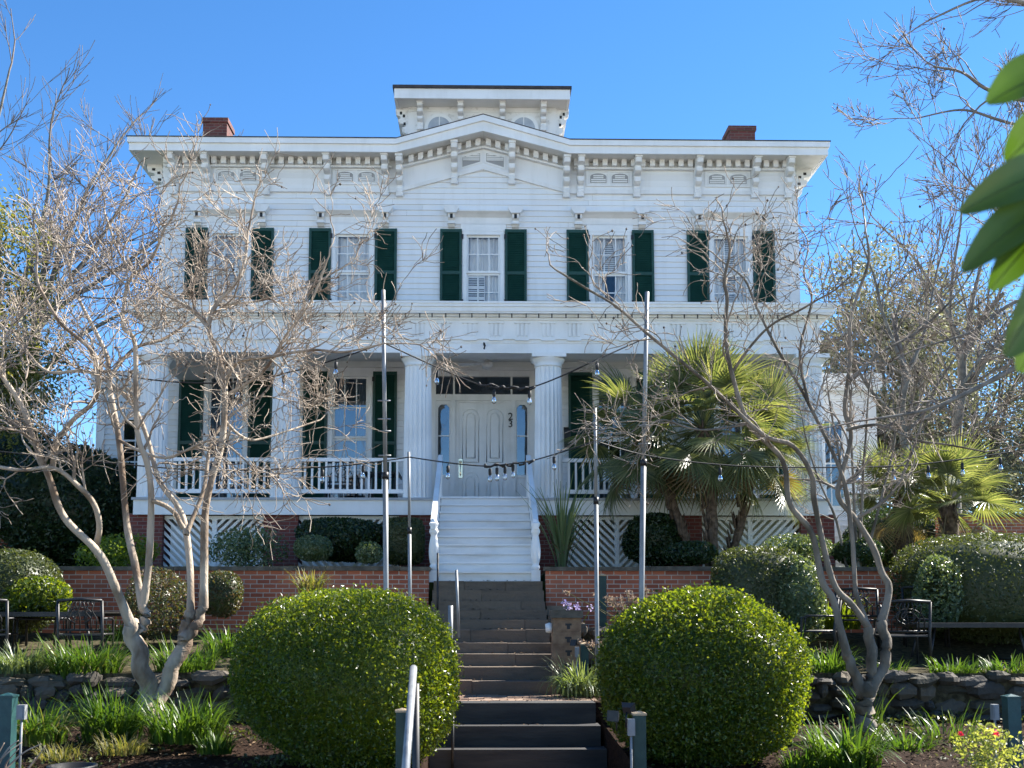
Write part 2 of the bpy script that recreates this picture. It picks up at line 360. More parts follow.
mb.quad((XL,BK,2.4),(XR,BK,2.4),(XR,BK,ZS),(XL,BK,ZS))
mb.quad((XL,W+.3,2.4),(XR,W+.3,2.4),(XR,W+.3,FZ-.05),(XL,W+.3,FZ-.05))
mb.build('wall', 'boards', house)
mb = MB(); mb.box(XL+.02, XR-.02, W+.25, BK-.05, 7.6, 7.75); mb.box(XL+.02, XR-.02, W+4, W+4.1, FZ, ZS); mb.box(XL+.02, XR-.02, W+.05, BK-.05, FZ-.15, FZ-.02)
mb.build('interior', 'cap', house)
# frieze boards
mb = MB()
mb.box(XL, -GX, W-.035, W+.1, zV0, ZS-.002); mb.box(GX, XR, W-.035, W+.1, zV0, ZS-.002)
mb.prism([(-GX, zV0), (0, zV1), (GX, zV0), (GX, ZS), (0, zp_b), (-GX, ZS)][0:6], 'y', W-.035, W+.1)
for k in range(1, 5):
    z = zV0 + k*.135
    for a, b in ((XL, -GX), (GX, XR)): mb.box(a+.01, b-.01, W-.041, W-.03, z, z+.116)
mb.build('frieze_board', 'boards', house)
mb = MB()
mb.box(XL-.02, -GX, W-.075, W, zV0-.055, zV0+.03); mb.box(GX, XR+.02, W-.075, W, zV0-.055, zV0+.03)
for s in (-1, 1):
    mb.prism([(s*GX, zV0-.055), (0, zV1-.06), (0, zV1+.03), (s*GX, zV0+.03)], 'y', W-.078, W)
mb.build('frieze_moulding', 'trim', house)
# corner boards
for x0, x1 in ((XL-.03, XL+.2), (XR-.2, XR+.03)):
    mb = MB(); mb.box(x0, x1, W-.045, W+.2, FZ, zV0-.055); mb.build('corner_board', 'white', house)
# cornice: soffit, fascia, crown
mb = MB()
exl, exr = -7.82, 7.70
tc = .06
for a, b in ((exl, -GX-.0), (GX, exr)):
    mb.box(a, b, EY, EY+.06, ZS-.03, zt_e-.12)                 # fascia
    mb.box(a-.03, b+.03 if b > 5 else b, EY-.05, EY+.05, zt_e-.12, zt_e)        # crown
    mb.box(a+.02, b-.02, EY+.06, W, ZS, ZS+.03, 1)             # soffit
for s, xe, xw in ((-1, exl, XL), (1, exr, XR)):
    mb.box(min(xe, xe-s*.06), max(xe, xe-s*.06), EY+.06, BK+.6, ZS-.03, zt_e-.12)
    mb.box(min(xe+s*.03, xe-s*.04), max(xe+s*.03, xe-s*.04), EY+.05, BK+.6, zt_e-.12, zt_e)
    mb.box(min(xe-s*.06, xw-s*.03), max(xe-s*.06, xw-s*.03), W+.002, BK, ZS, ZS+.03, 1)
for s in (-1, 1):                                              # raking cornice of the cross gable
    def rk(z0, z1, y0, y1, m=0, e=0): mb.prism([(s*GX, z0[0]), (0, z0[1]), (0, z1[1]), (s*GX, z1[0])], 'y', y0, y1, m)
    rk((ZS-.03, zp_b-.03), (zt_e-.12, zp_t-.13), EY-.004, EY+.06)
    rk((zt_e-.12, zp_t-.13), (zt_e, zp_t), EY-.054, EY+.05)
    rk((ZS, zp_b), (ZS+.03, zp_b+.03), EY+.06, W+.1, 1)
mb.build('cornice', ['white', 'soffit'], house)
# roof
mb = MB(); z0 = zt_e-.01; zr = 13.15
pts = [(exl-.03,EY-.05,z0),(exr+.03,EY-.05,z0),(exr+.03,BK+.6,z0),(exl-.03,BK+.6,z0),(-4,28,zr),(4,28,zr),(4,33,zr),(-4,33,zr)]
mb.add([(exl-.03,EY-.05,z0),(-GX,EY-.05,z0),(-GX,28,zr),(-4,28,zr)], [(0,1,2,3)]); mb.add([(GX,EY-.05,z0),(exr+.03,EY-.05,z0),(4,28,zr),(GX,28,zr)], [(0,1,2,3)])
mb.add(pts, [(1,2,6,5),(2,3,7,6),(3,0,4,7),(4,5,6,7)])
zz = zt_e+.012
mb.box(exl-.05, -GX, EY-.065, EY+.02, zt_e+.001, zt_e+.022); mb.box(GX, exr+.05, EY-.065, EY+.02, zt_e+.001, zt_e+.022)
for s in (-1, 1):
    mb.prism([(s*GX, zt_e), (0, zp_t), (0, zp_t+.02), (s*GX, zt_e+.02)], 'y', EY-.06, EY+.04)
    mb.add([(s*GX,EY,zt_e),(0,EY,zp_t),(0,29,zp_t),(s*GX,27,zt_e+.5)], [(0,1,2,3)])
mb.build('roof', 'roof', house)
# dentils
mb = MB()
def dent_flat(a, b):
    x = a
    while x < b-.11: mb.box(x, x+.112, W-.24, W-.03, ZS-.155, ZS-.003); x += .215
    mb.box(a, b, W-.15, W-.03, ZS-.20, ZS-.157)
dent_flat(XL+.05, -GX-.12); dent_flat(GX+.12, XR-.05)
for s in (-1, 1):
    x = .06
    while x < GX-.15:
        zc = lambda q: zp_b + (ZS-zp_b)*q/GX
        mb.prism([(s*x, zc(x)-.17), (s*(x+.115), zc(x+.115)-.17), (s*(x+.115), zc(x+.115)-.02), (s*x, zc(x)-.02)], 'y', W-.24, W-.03); x += .215
    mb.prism([(0, zp_b-.215), (s*(GX-.1), zc(GX-.1)-.215), (s*(GX-.1), zc(GX-.1)-.172), (0, zp_b-.172)], 'y', W-.15, W-.03)
mb.build('dentil_band', 'trim', house)
# brackets
def bracket_prof(dp, h):
    return [(0,0),(-dp,0),(-dp,-.12*h),(-dp*.95,-.20*h),(-dp*.62,-.24*h),(-dp*.60,-.29*h),(-dp*.80,-.33*h),(-dp*.76,-.41*h),(-dp*.60,-.45*h),(-dp*.26,-.47*h),(-dp*.24,-.54*h),(-dp*.52,-.57*h),(-dp*.50,-.66*h),(-dp*.38,-.71*h),(-dp*.20,-.74*h),(-dp*.20,-.86*h),(-dp*.26,-.90*h),(-dp*.22,-h),(0,-h)]
def bracket(parent, x, ztop, w=.115, dp=.48, h=.80, plane=W-.035, m='trim', name='bracket'):
    mb = MB(); mb.prism([(plane+p, ztop+q) for p, q in bracket_prof(dp, h)], 'x', x-w/2, x+w/2)
    mb.prism([(plane+p*.92-.004, ztop-.02+q*.9) for p, q in bracket_prof(dp, h)], 'x', x-w/2-.015, x+w/2+.015)
    mb.box(x-w/2-.025, x+w/2+.025, plane-dp-.02, plane, ztop-.06, ztop-.002)
    mb.box(x-w/2-.022, x+w/2+.022, plane-.10, plane, ztop-h-.03, ztop-h+.05)
    return mb.build(name, m, parent)
for x in (-6.96, -6.21, -4.88, -3.5, -2.21, 2.20, 3.48, 4.86, 6.16, 6.92): bracket(house, x, ZS)
for x in (-1.88, -.65, .65, 1.88):
    zz = zp_b + (ZS-zp_b)*abs(x)/GX - .03
    bracket(house, x, zz, h=.80 if abs(x) > 1 else .82)
for s, xw in ((-1, XL), (1, XR)):                # side brackets seen in profile, pierced scrolls
    for y in (24.95, 27.5, 30.2):
        mb = MB(); pr_ = bracket_prof(.45, .88)
        mb.prism([(xw-s*p, ZS+q) for p, q in pr_], 'y', y-.09, y+.09)
        for (u, w_) in ((.18, .2), (.3, .12), (.16, .36)):
            mb.box(xw+s*u-.035, xw+s*u+.035, y-.095, y-.088, ZS-w_-.03, ZS-w_+.03, 1)
        mb.build('bracket', ['trim', 'black'], house)
# arched louvre pairs in the frieze
def arch(cx, z0, z1, w, n=10):
    r = w/2; h = (z1-z0); rise = min(.35*h, r)
    pts = [(cx-r, z0), (cx+r, z0)]
    for k in range(n+1):
        a = math.pi*k/n; pts.append((cx+r*math.cos(a), z1-rise+rise*math.sin(a)))
    return pts
def frieze_vent(cx, za, zb_, w=.37, gap=.25):
    mb = MB(); pl = W-.04
    mb.box(cx-.52, cx+.52, pl-.025, pl, zV0+.12, zV0+.17); mb.box(cx-.52, cx+.52, pl-.025, pl, ZS-.235, ZS-.205)
    mb.box(cx-.52, cx-.47, pl-.025, pl, zV0+.17, ZS-.235); mb.box(cx+.47, cx+.52, pl-.025, pl, zV0+.17, ZS-.235)
    mb.box(cx-.025, cx+.025, pl-.02, pl, zV0+.17, ZS-.235)
    for s in (-1, 1):
        c = cx+s*.245
        mb.prism(arch(c, za-.02, zb_+.02, w+.04), 'y', pl-.012, pl, 0)
        mb.prism(arch(c, za, zb_, w), 'y', pl-.016, pl-.01, 1)
        z = za+.012
        while z < zb_-.04:
            hw = w/2-.02 if z < zb_-.12 else w/2-.07
            mb.box(c-hw, c+hw, pl-.034, pl-.018, z, z+.026, 0); z += .046
    return mb.build('frieze_vent', ['white', 'louvreshade'], house)
for cx in (-5.55, -2.88, 2.86, 5.56): frieze_vent(cx, zV0+.2, ZS-.27)
# louvres in the gable
mb = MB(); pl = W-.04
for s in (-1, 1):
    f = lambda x: zp_b-.26 + (ZS-zp_b)*x/GX
    mb.prism([(s*.03, zV1+.10), (s*.50, zV1-.05), (s*.50, f(.5)), (s*.03, f(.03))], 'y', pl-.01, pl, 0)
    mb.prism([(s*.07, zV1+.13), (s*.47, zV1+.0), (s*.47, f(.47)-.03), (s*.07, f(.07)-.04)], 'y', pl-.016, pl-.012, 1)
    for k in range(7):
        z = zV1+.15+k*.04
        b = .46 if z < f(.46)-.06 else max(.1, (zp_b-.31-z)/((zp_b-ZS)/GX))
        if b > .12: mb.box(min(s*.08,s*b), max(s*.08,s*b), pl-.034, pl-.018, z, z+.024, 0)
mb.build('gable_vent', ['white', 'louvreshade'], house)

# ------------------------------------------------------------------ windows, shutters, hoods
def window(cx, z0, z1, w, cols, rows, curtain, plane=W, parent=None, mid=None, blinds=False, pane='pane', casing=.09):
    parent = parent or house
    mb = MB(); a, b = cx-w/2, cx+w/2
    mb.box(a-.0, a+casing, plane-.04, plane+.12, z0, z1); mb.box(b-casing, b, plane-.04, plane+.12, z0, z1)
    mb.box(a-.04, b+.04, plane-.05, plane+.02, z1+.001, z1+.165)
    mb.box(a, b, plane-.045, plane+.12, z1-.08, z1); mb.box(a-.03, b+.03, plane-.09, plane+.12, z0-.06, z0+.04)
    a += casing; b -= casing; zb0, zb1 = z0+.04, z1-.08; mid = mid or (zb0+zb1)/2
    yy = plane+.03
    for (s0, s1, y) in ((zb0, mid, yy+.04), (mid, zb1, yy)):
        mb.box(a, a+.045, y, y+.035, s0, s1); mb.box(b-.045, b, y, y+.035, s0, s1)
        mb.box(a+.045, b-.045, y-.002, y+.035, s1-.045, s1); mb.box(a+.045, b-.045, y-.002, y+.035, s0, s0+.05)
        for k in range(1, cols): x = a+(b-a)*k/cols; mb.box(x-.011, x+.011, y+.004, y+.03, s0+.05, s1-.045)
        for k in range(1, rows): z = s0+(s1-s0)*k/rows; mb.box(a+.045, b-.045, y+.006, y+.028, z-.011, z+.011)
    o = mb.build('window', 'white', parent)
    p = MB(); p.quad((a,yy+.016,mid),(b,yy+.016,mid),(b,yy+.016,zb1),(a,yy+.016,zb1)); p.quad((a,yy+.056,zb0),(b,yy+.056,zb0),(b,yy+.056,mid),(a,yy+.056,mid))
    p.build('pane', pane, o)
    if curtain:
        for (c0, c1, bell) in curtain:
            mc = MB(); n = 26; m_ = 8; vs = []
            for j in range(m_+1):
                t = j/m_; z = zb1-.02-(zb1-zb0)*t
                for i in range(n+1):
                    u = i/n; pinch = 1-bell*math.sin(min(1, t*1.1)*math.pi)*.6
                    x0 = a+(b-a)*c0; x1 = a+(b-a)*c1
                    if c0 < .2: x = x0+(x1-x0)*u*pinch
                    else: x = x1-(x1-x0)*(1-u)*pinch
                    vs.append((x, plane+.2+.025*math.sin(u*18+j*.25), z))
            mc.add(vs, [(j*(n+1)+i, j*(n+1)+i+1, (j+1)*(n+1)+i+1, (j+1)*(n+1)+i) for j in range(m_) for i in range(n)], 0, True)
            mc.build('curtain', 'curtain', o)
    if blinds:
        mc = MB(); z = mid+.1 if blinds == 'half' else zb0
        while z < zb1: mc.box(a, b, plane+.27, plane+.275, z, z+.035); z += .05
        mc.build('blind', 'curtain', o)
    return o
def shutter(cx, z0, z1, w=.49, plane=W-.03, tilt=0):
    mb = MB(); a, b = cx-w/2, cx+w/2; y0, y1 = plane-.045, plane
    mb.box(a, a+.055, y0, y1, z0, z1); mb.box(b-.055, b, y0, y1, z0, z1)
    zm = z0+(z1-z0)*.46
    for p, q in ((z0, z0+.09), (zm-.035, zm+.035), (z1-.07, z1)): mb.box(a+.055, b-.055, y0+.003, y1, p, q)
    for p, q in ((z0+.09, zm-.035), (zm+.035, z1-.07)):
        z = p
        while z < q-.005:
            mb.add([(a+.055,y0+.008,z),(b-.055,y0+.008,z),(b-.055,y1-.006,z+.045),(a+.055,y1-.006,z+.045)], [(0,1,2,3)]); z += .042
    mb.box(a+.055, b-.055, y1-.006, y1-.001, z0+.09, z1-.07)
    o = mb.build('shutter', 'green', house)
    side = 1 if tilt > 0 else -1
    for z in (z0+.15, z1-.22):
        hb = MB(); hb.box(cx+side*(w/2-.0)-.02, cx+side*(w/2)+.035, plane-.05, plane-.02, z, z+.1); hb.build('hinge', 'black', o)
    return o
def hood(cx, w=1.78):
    mb = MB(); z0, z1 = Z2b+.16, az(484, 211, W)
    mb.box(cx-w/2+.2, cx+w/2-.2, W-.05, W, z0, z1-.14)                  # flat board
    mb.prism([(W, z1), (W-.20, z1-.04), (W-.20, z1-.07), (W-.12, z1-.12), (W-.06, z1-.17), (W, z1-.17)], 'x', cx-w/2+.17, cx+w/2-.17)
    o = mb.build('window_hood', 'trim', house)
    for s in (-1, 1):
        c = cx+s*(w/2-.17); b = MB()
        b.prism([(c-.17, z1+.03), (c+.17, z1+.03), (c+.17, z1-.03), (c+.10, z1-.13), (c-.10, z1-.13), (c-.17, z1-.03)], 'y', W-.26, W)
        b.prism([(W, z1-.13), (W-.20, z1-.13), (W-.20, z1-.22), (W-.13, z1-.27), (W-.15, z1-.33), (W-.08, z1-.40), (W, z1-.42)], 'x', c-.075, c+.075)
        b.box(c-.03, c+.03, W-.212, W-.2, z1-.24, z1-.14, 1); b.box(c-.09, c+.09, W-.17, W, z1-.35, z1-.315)
        b.build('hood_bracket', ['trim', 'black'], o)
full = [(0, .5, 0), (.5, 1, 0)]; sides = [(0, .42, .5), (.58, 1, .5)]
for i, (cx, w) in enumerate(OPEN2):
    window(cx, Z2a, Z2b, w, 3, 2, full if i in (1, 2) else sides, blinds=('full' if i in (0, 4) else ('half' if i == 3 else False)))
    shutter(cx-w/2-.26, Z2a+.02, Z2b+.04, tilt=1); shutter(cx+w/2+.26, Z2a+.02, Z2b+.04, tilt=-1)
    hood(cx)
mb = MB(); cx = -.22; zc0 = Z2a+.08                                    # slatted vent panel behind the middle window
mb.box(cx-.16, cx+.27, W+.10, W+.13, zc0, zc0+.78)
for c in range(2):
    for r_ in range(3):
        x0 = cx-.13+c*.26; z = zc0+.05+r_*.25; ww = .22 if c == 0 else .12
        mb.box(x0, x0+ww, W+.095, W+.099, z, z+.17, 1)
        for k in range(3): mb.box(x0, x0+ww, W+.09, W+.097, z+.025+k*.05, z+.045+k*.05, 0)
mb.build('vent_panel', ['white', 'black'], house)
for i, (cx, w) in enumerate(OPEN1):
    window(cx, Z1a, Z1b, w, 3, 2, sides, pane='darkpane', casing=.1)
    shutter(cx-w/2-.28, Z1a-.05, Z1b+.02, w=.53, tilt=1); shutter(cx+w/2+.28, Z1a-.05, Z1b+.02, w=.53, tilt=-1)

# ------------------------------------------------------------------ entrance
mb = MB(); y = W
dz0 = FZ
mb.box(-1.16, -1.04, y-.10, y+.1, dz0, 7.12); mb.box(1.04, 1.16, y-.10, y+.1, dz0, 7.12)
mb.box(-1.20, 1.20, y-.13, y+.1, 7.10, 7.24)
mb.box(-1.04, 1.04, y-.07, y+.1, 6.97, 7.10); mb.box(-1.04, 1.04, y-.085, y+.1, 6.42, 6.56)
for x in (-.71, .63): mb.box(x, x+.10, y-.09, y+.1, dz0, 6.42)
for x in (-.66, .62): mb.box(x, x+.04, y-.05, y+.1, 6.56, 6.97)
for s in (-1, 1):
    a, b = (.73, 1.04) if s > 0 else (-1.04, -.71)
    a2, b2 = (a+.03, b-.05) if s > 0 else (a+.05, b-.03)
    mb.box(a, a2, y-.03, y+.1, 4.75, 6.42); mb.box(b2, b, y-.03, y+.1, 4.75, 6.42); mb.box(a2, b2, y-.03, y+.1, 6.34, 6.42)
    mb.prism([(a2, 6.34), (a2, 6.27), (a2+.06, 6.34)], 'y', y-.03, y+.02); mb.prism([(b2, 6.34), (b2, 6.27), (b2-.06, 6.34)], 'y', y-.03, y+.02)
    mb.box(a, b, y-.03, y+.1, dz0, 4.75); mb.box(a+.04, b-.04, y-.05, y-.03, dz0+.12, 4.62); mb.box(a, b, y-.06, y, 4.70, 4.76)
mb.box(.53, .63, y-.04, y+.1, dz0, 6.42); mb.box(-.61, -.53, y-.04, y+.1, dz0, 6.42)
mb.box(-.53, .53, y-.04, y+.1, 6.38, 6.42)
mb.build('door_surround', 'trim', house)
mb = MB(); mb.quad((-1.04,y,6.56),(1.04,y,6.56),(1.04,y,6.97),(-1.04,y,6.97)); mb.build('transom_light', 'darkpane', house)
for a, b in ((-1.02, -.74), (.74, 1.02)):
    mb = MB(); mb.quad((a,y+.01,4.76),(b,y+.01,4.76),(b,y+.01,6.36),(a,y+.01,6.36)); o = mb.build('sidelight', 'darkpane', house)
    mb = MB(); zc = az(483, 436, W); mb.box(a, b, y-.012, y+.005, zc-.012, zc+.012); mb.build('sidelight_bar', 'white', o)
for s in (-1, 1):
    mb = MB(); a, b = (-.53, -.004) if s < 0 else (.004, .53)
    mb.box(a, b, y+.0, y+.05, dz0+.02, 6.38)
    c = (a+b)/2
    for za, zb_ in ((5.05, 6.24), (4.12, 4.82)):
        for ww, ins, rad in ((.36, 0, .012), (.20, .09, .009)):
            pp = arch(c, za+ins, zb_-ins, ww); mb.tube([(u, y-.005, v) for u, v in pp+pp[:2]], rad, 6)
        mb.prism(arch(c, za+.1, zb_-.1, .17), 'y', y-.018, y, 0)
        mb.box(c-.06, c+.06, y-.03, y-.02, zb_-.19, zb_-.16); mb.box(c-.06, c+.06, y-.03, y-.02, za+.1, za+.13)
    if s > 0: mb.box(-.012, .03, y-.012, y+.0, dz0+.02, 6.38)
    d = mb.build('door', 'white', house)
    if s < 0:
        h = MB(); hx = ax(460.5, 470, W)
        h.box(hx-.045, hx+.045, y-.03, y, az(0, 477, W), az(0, 458, W)); h.tube([(hx, y-.03, az(0,463,W)), (hx, y-.08, az(0,464,W)), (hx, y-.08, az(0,473,W)), (hx, y-.03, az(0,474.5,W))], .016, 6)
        h.lathe([(.03, az(0,461,W)-.02), (.035, az(0,461,W)), (.03, az(0,461,W)+.02)], hx, y-.05, 8)
        h.build('door_handle', 'brass', d)
def text_mesh(name, s, size, x, y, z, m, parent, depth=.006):
    cu = bpy.data.curves.new(name, 'FONT'); cu.body = s; cu.size = size; cu.extrude = depth; cu.align_x = 'CENTER'; cu.align_y = 'CENTER'; cu.offset = .002
    to = bpy.data.objects.new(name, cu); SC.collection.objects.link(to)
    me = bpy.data.meshes.new_from_object(to.evaluated_get(bpy.context.evaluated_depsgraph_get()))
    bpy.data.objects.remove(to); bpy.data.curves.remove(cu)
    o = bpy.data.objects.new(name, me); SC.collection.objects.link(o); me.materials.clear(); me.materials.append(M[m])
    o.parent = parent; po = np.array(ORIG[parent.name]); o.location = np.array([x, y, z])-po; o.rotation_euler = (math.pi/2, 0, 0)
    ORIG[o.name] = tuple(po); return o
for ch, py in (('2', 417.5), ('3', 424.8)):
    text_mesh('house_number', ch, .225, ax(510.4, py, W), W-.100, az(510.4, py, W), 'black', house)
mb = MB(); mb.box(ax(567, 440, W)-.07, ax(567, 440, W)+.07, W-.14, W-.02, az(567, 448, W), az(567, 430, W)); mb.prism([(W-.14, az(0,430,W)), (W-.02, az(0,430,W)), (W-.02, az(0,428,W)+.05)], 'x', ax(567,440,W)-.075, ax(567,440,W)+.075)
mb.build('mailbox', 'black', house)

# ------------------------------------------------------------------ porch
PYF = 21.6; PXL, PXR = -6.76, 6.76
mb = MB(); mb.box(PXL, PXR, PYF-.04, W, FZ-.05, FZ, 1); mb.box(PXL+.03, PXR-.03, PYF, PYF+.05, az(483, 515, 21.6), FZ-.05, 0)
for s, x in ((-1, PXL+.03), (1, PXR-.08)): mb.box(x, x+.05, PYF+.05, W, az(483, 515, 21.6), FZ-.05, 0)
mb.build('porch_floor', ['white', 'porchfloor'], house)
ZE0 = 6.86; CY = 22.05
def column(x):
    mb = MB(); n = 160; r0, r1 = .285, .258; prof = []
    for k in range(9):
        t = k/8; prof.append((r0+(r1-r0)*t**1.4, FZ+.02+t*(ZE0-.26-FZ)))
    mb.lathe(prof, x, CY, n, 0, flute=20, amp=.028, smooth=False)
    mb.lathe([(.262, ZE0-.25), (.275, ZE0-.24), (.275, ZE0-.215), (.262, ZE0-.205), (.30, ZE0-.15), (.335, ZE0-.09), (.335, ZE0-.085)], x, CY, 32)
    mb.box(x-.34, x+.34, CY-.34, CY+.34, ZE0-.085, ZE0-.003)
    mb.lathe([(.30, FZ+.001), (.30, FZ+.03), (.287, FZ+.04)], x, CY, 32)
    return mb.build('column', 'white', house)
COLX = [-6.52, -3.91, -1.29, 1.31, 3.95, 6.55]
for x in COLX: column(x)
mb = MB(); EF = 21.76; EI = 22.34
def ring(z0, z1, out, m=0, inn=0):
    mb.box(PXL-out, PXR+out, EF-out, EI+inn, z0, z1, m)
    mb.box(PXL-out, PXL+.58+inn, EI+inn, W-.002, z0, z1, m); mb.box(PXR-.58-inn, PXR+out, EI+inn, W-.002, z0, z1, m)
ring(ZE0, 7.06, -.05); ring(7.06, 7.13, -.035); ring(7.13, 7.17, .0); ring(7.17, 7.52, -.04); ring(7.52, 7.57, -.01)
x = PXL+.3
while x < PXR-.3:
    for k in (-1, 0, 1): mb.box(x+k*.085-.028, x+k*.085+.028, EF+.015, EF+.05, 7.20, 7.45)
    mb.box(x-.15, x+.15, EF+.0, EF+.04, 7.45, 7.475); mb.box(x-.14, x+.14, EF-.012, EF+.03, 7.10, 7.128)
    x += .517
mb.build('entablature', 'white', house)
mb = MB()
def ring2(z0, z1, out, m=0):
    mb.box(PXL-out, PXR+out, EF-out, EF+.2, z0, z1, m); mb.box(PXL-out, PXL+.2, EF+.2, W-.002, z0, z1, m); mb.box(PXR-.2, PXR+out, EF+.2, W-.002, z0, z1, m)
ring2(7.57, 7.61, .06); ring2(7.61, 7.645, .17, 1); ring2(7.645, 7.73, .19); ring2(7.73, 7.79, .22); ring2(7.79, 7.83, .24)
mb.build('porch_cornice', ['white', 'trim'], house)
mb = MB(); mb.add([(PXL-.23,EF-.23,7.832),(PXR+.23,EF-.23,7.832),(PXR+.23,W-.02,7.93),(PXL-.23,W-.02,7.93)], [(0,1,2,3)]); mb.build('porch_roof', 'roof', house)
mb = MB(); mb.box(PXL+.5, PXR-.5, EI-.1, W-.03, 7.28, 7.31); mb.box(PXL+.5, PXR-.5, W-.14, W-.03, 7.16, 7.28); mb.build('porch_ceiling', 'soffit', house)
# dark clip lights hanging in a row under the cornice
x = PXL; k = 0
while x < PXR:
    mb = MB(); mb.box(x-.011, x+.011, EF-.155, EF-.135, 7.525, 7.605); mb.build('light_clip', 'black', house); x += .262+.02*math.sin(k*2.3); k += 1
mb = MB(); xx, zz = ax(484, 347, 21.74), az(484, 347, 21.74); mb.tube([(xx, 21.79, zz+.05), (xx, 21.66, zz+.06), (xx+.02, 21.62, zz-.0), (xx, 21.62, zz-.07)], .018, 6); mb.build('hook', 'black', house)
# ceiling fan
fx = ax(487, 361, 23.2); mb = MB()
mb.lathe([(.03, 7.28), (.03, 7.02), (.11, 7.0), (.13, 6.95), (.11, 6.89), (.05, 6.87)], fx, 23.2, 16)
for k in range(5):
    a = k*2*math.pi/5+.35; u = np.array([math.cos(a), math.sin(a), 0]); v = np.array([-u[1], u[0], 0])
    P = np.array([fx, 23.2, 6.96])
    mb.add([P+u*.1-v*.04, P+u*.62-v*.075, P+u*.62+v*.075+[0,0,.03], P+u*.1+v*.04+[0,0,.02]], [(0,1,2,3)], 0)
    mb.add([P+u*.1-v*.04-[0,0,.01], P+u*.62-v*.075-[0,0,.01], P+u*.62+v*.075+[0,0,.02], P+u*.1+v*.04+[0,0,.01]], [(0,1,2,3)], 0)
mb.build('ceiling_fan', 'worn', house)
# porch railings
def rail(x0, x1):
    mb = MB(); zt_, zb_ = az(0, 457, 22), az(0, 491, 22)
    mb.box(x0, x1, CY-.05, CY+.05, zt_-.07, zt_); mb.box(x0, x1, CY-.03, CY+.03, zb_-.03, zb_+.05)
    n = int((x1-x0)/.135); 
    for k in range(1, n): 
        x = x0+(x1-x0)*k/n; mb.box(x-.021, x+.021, CY-.02, CY+.02, zb_+.05, zt_-.07)
    return mb.build('railing', 'white', house)
for a, b in zip(COLX[:2]+COLX[3:5], COLX[1:3]+COLX[4:6]): rail(a+.26, b-.26)
# foundation: brick piers and chevron lattice
for x in COLX:
    mb = MB(); w = .33
    if abs(x) < 2: mb.box(x-.33 if x < 0 else x-.28, x+.28 if x < 0 else x+.33, 21.72, 22.3, HZ-.1, FZ-.3)
    else: mb.box(x-w, x+w, 21.72, 22.3, HZ-.1, FZ-.3)
    mb.build('pier', 'brickpier', house)
def lattice(x0, x1):
    z0, z1 = HZ-.05, az(483, 515, 21.6)-.01; h = z1-z0; xm = (x0+x1)/2; y0 = 21.86
    mb = MB(); mb.box(xm-.045, xm+.045, y0-.03, y0+.03, z0, z1); mb.box(x0, x1, y0-.025, y0+.03, z1-.06, z1+.005)
    for s, a, b in ((1, x0, xm), (-1, xm, x1)):
        w = b-a; k = -h
        while k < w:
            # slat running down towards the middle post
            pts = []
            for (u, v) in ((k, z1), (k+.075, z1), (k+.075+h, z0), (k+h, z0)): pts.append((u, v))
            poly = []
            for u, v in pts:
                uu = min(max(u, 0), w); vv = v+(u-uu)*(1 if v == z1 else 1) if False else v
                poly.append((u, v))
            # clip against 0..w
            def clipx(poly, lim, keep):
                out = []
                for i in range(len(poly)):
                    p, q = poly[i], poly[(i+1) % len(poly)]
                    ip, iq = keep(p[0]), keep(q[0])
                    if ip: out.append(p)
                    if ip != iq:
                        t = (lim-p[0])/(q[0]-p[0]); out.append((lim, p[1]+t*(q[1]-p[1])))
                return out
            poly = clipx(poly, 0, lambda u: u >= 0); poly = clipx(poly, w, lambda u: u <= w) if len(poly) > 2 else []
            if len(poly) > 2:
                mb.prism([((a+u if s > 0 else b-u), v) for u, v in poly], 'y', y0-.012+.001*s, y0+.012)
            k += .15
    mb.build('lattice', 'white', house)
for a, b in ((COLX[0]+.33, COLX[1]-.33), (COLX[1]+.33, COLX[2]-.33), (COLX[3]+.33, COLX[4]-.33), (COLX[4]+.33, COLX[5]-.33)): lattice(a, b)
# front steps
SX0, SX1 = -.79, .87; NS = 10; SY0, SZ0 = 18.62, 2.26; rise = (FZ-SZ0)/NS; run = (21.6-SY0)/NS
mb = MB()
for k in range(NS):
    y = SY0+k*run; z = SZ0+(k+1)*rise
    mb.box(SX0, SX1, y+.06, y+.08, z-rise, z-.035); mb.box(SX0-.02, SX1+.02, y, y+run+.05, z-.035, z if k < NS-1 else z-.002)
    mb.box(SX0+.001, SX1-.001, y+.048, y+.06, z-.05, z-.036)
for x in (SX0-.045, SX1+.005):
    mb.prism([(SY0+.03, SZ0-.02), (SY0+.03, SZ0+rise-.04), (21.6, FZ-.04), (21.6, HZ), (19.0, HZ-.15)], 'x', x, x+.04)
st = mb.build('porch_steps', 'stepwhite', house)
def newel(x):
    mb = MB(); z0 = 2.24; y = SY0+.02
    mb.box(x-.075, x+.075, y-.075, y+.075, z0, z0+.20)
    pf = [(.055,.20),(.075,.215),(.085,.25),(.075,.28),(.06,.30),(.075,.33),(.092,.42),(.098,.52),(.09,.62),(.072,.72),(.058,.78),(.075,.81),(.092,.84),(.082,.88),(.06,.91),(.085,.95),(.092,.98),(.06,1.02),(.05,1.06)]
    mb.lathe([(r*.86, z0+z) for r, z in pf], x, y, 16)
    return mb.build('newel_post', 'white', st)
for x in (SX0-.02, SX1+.015): newel(x)
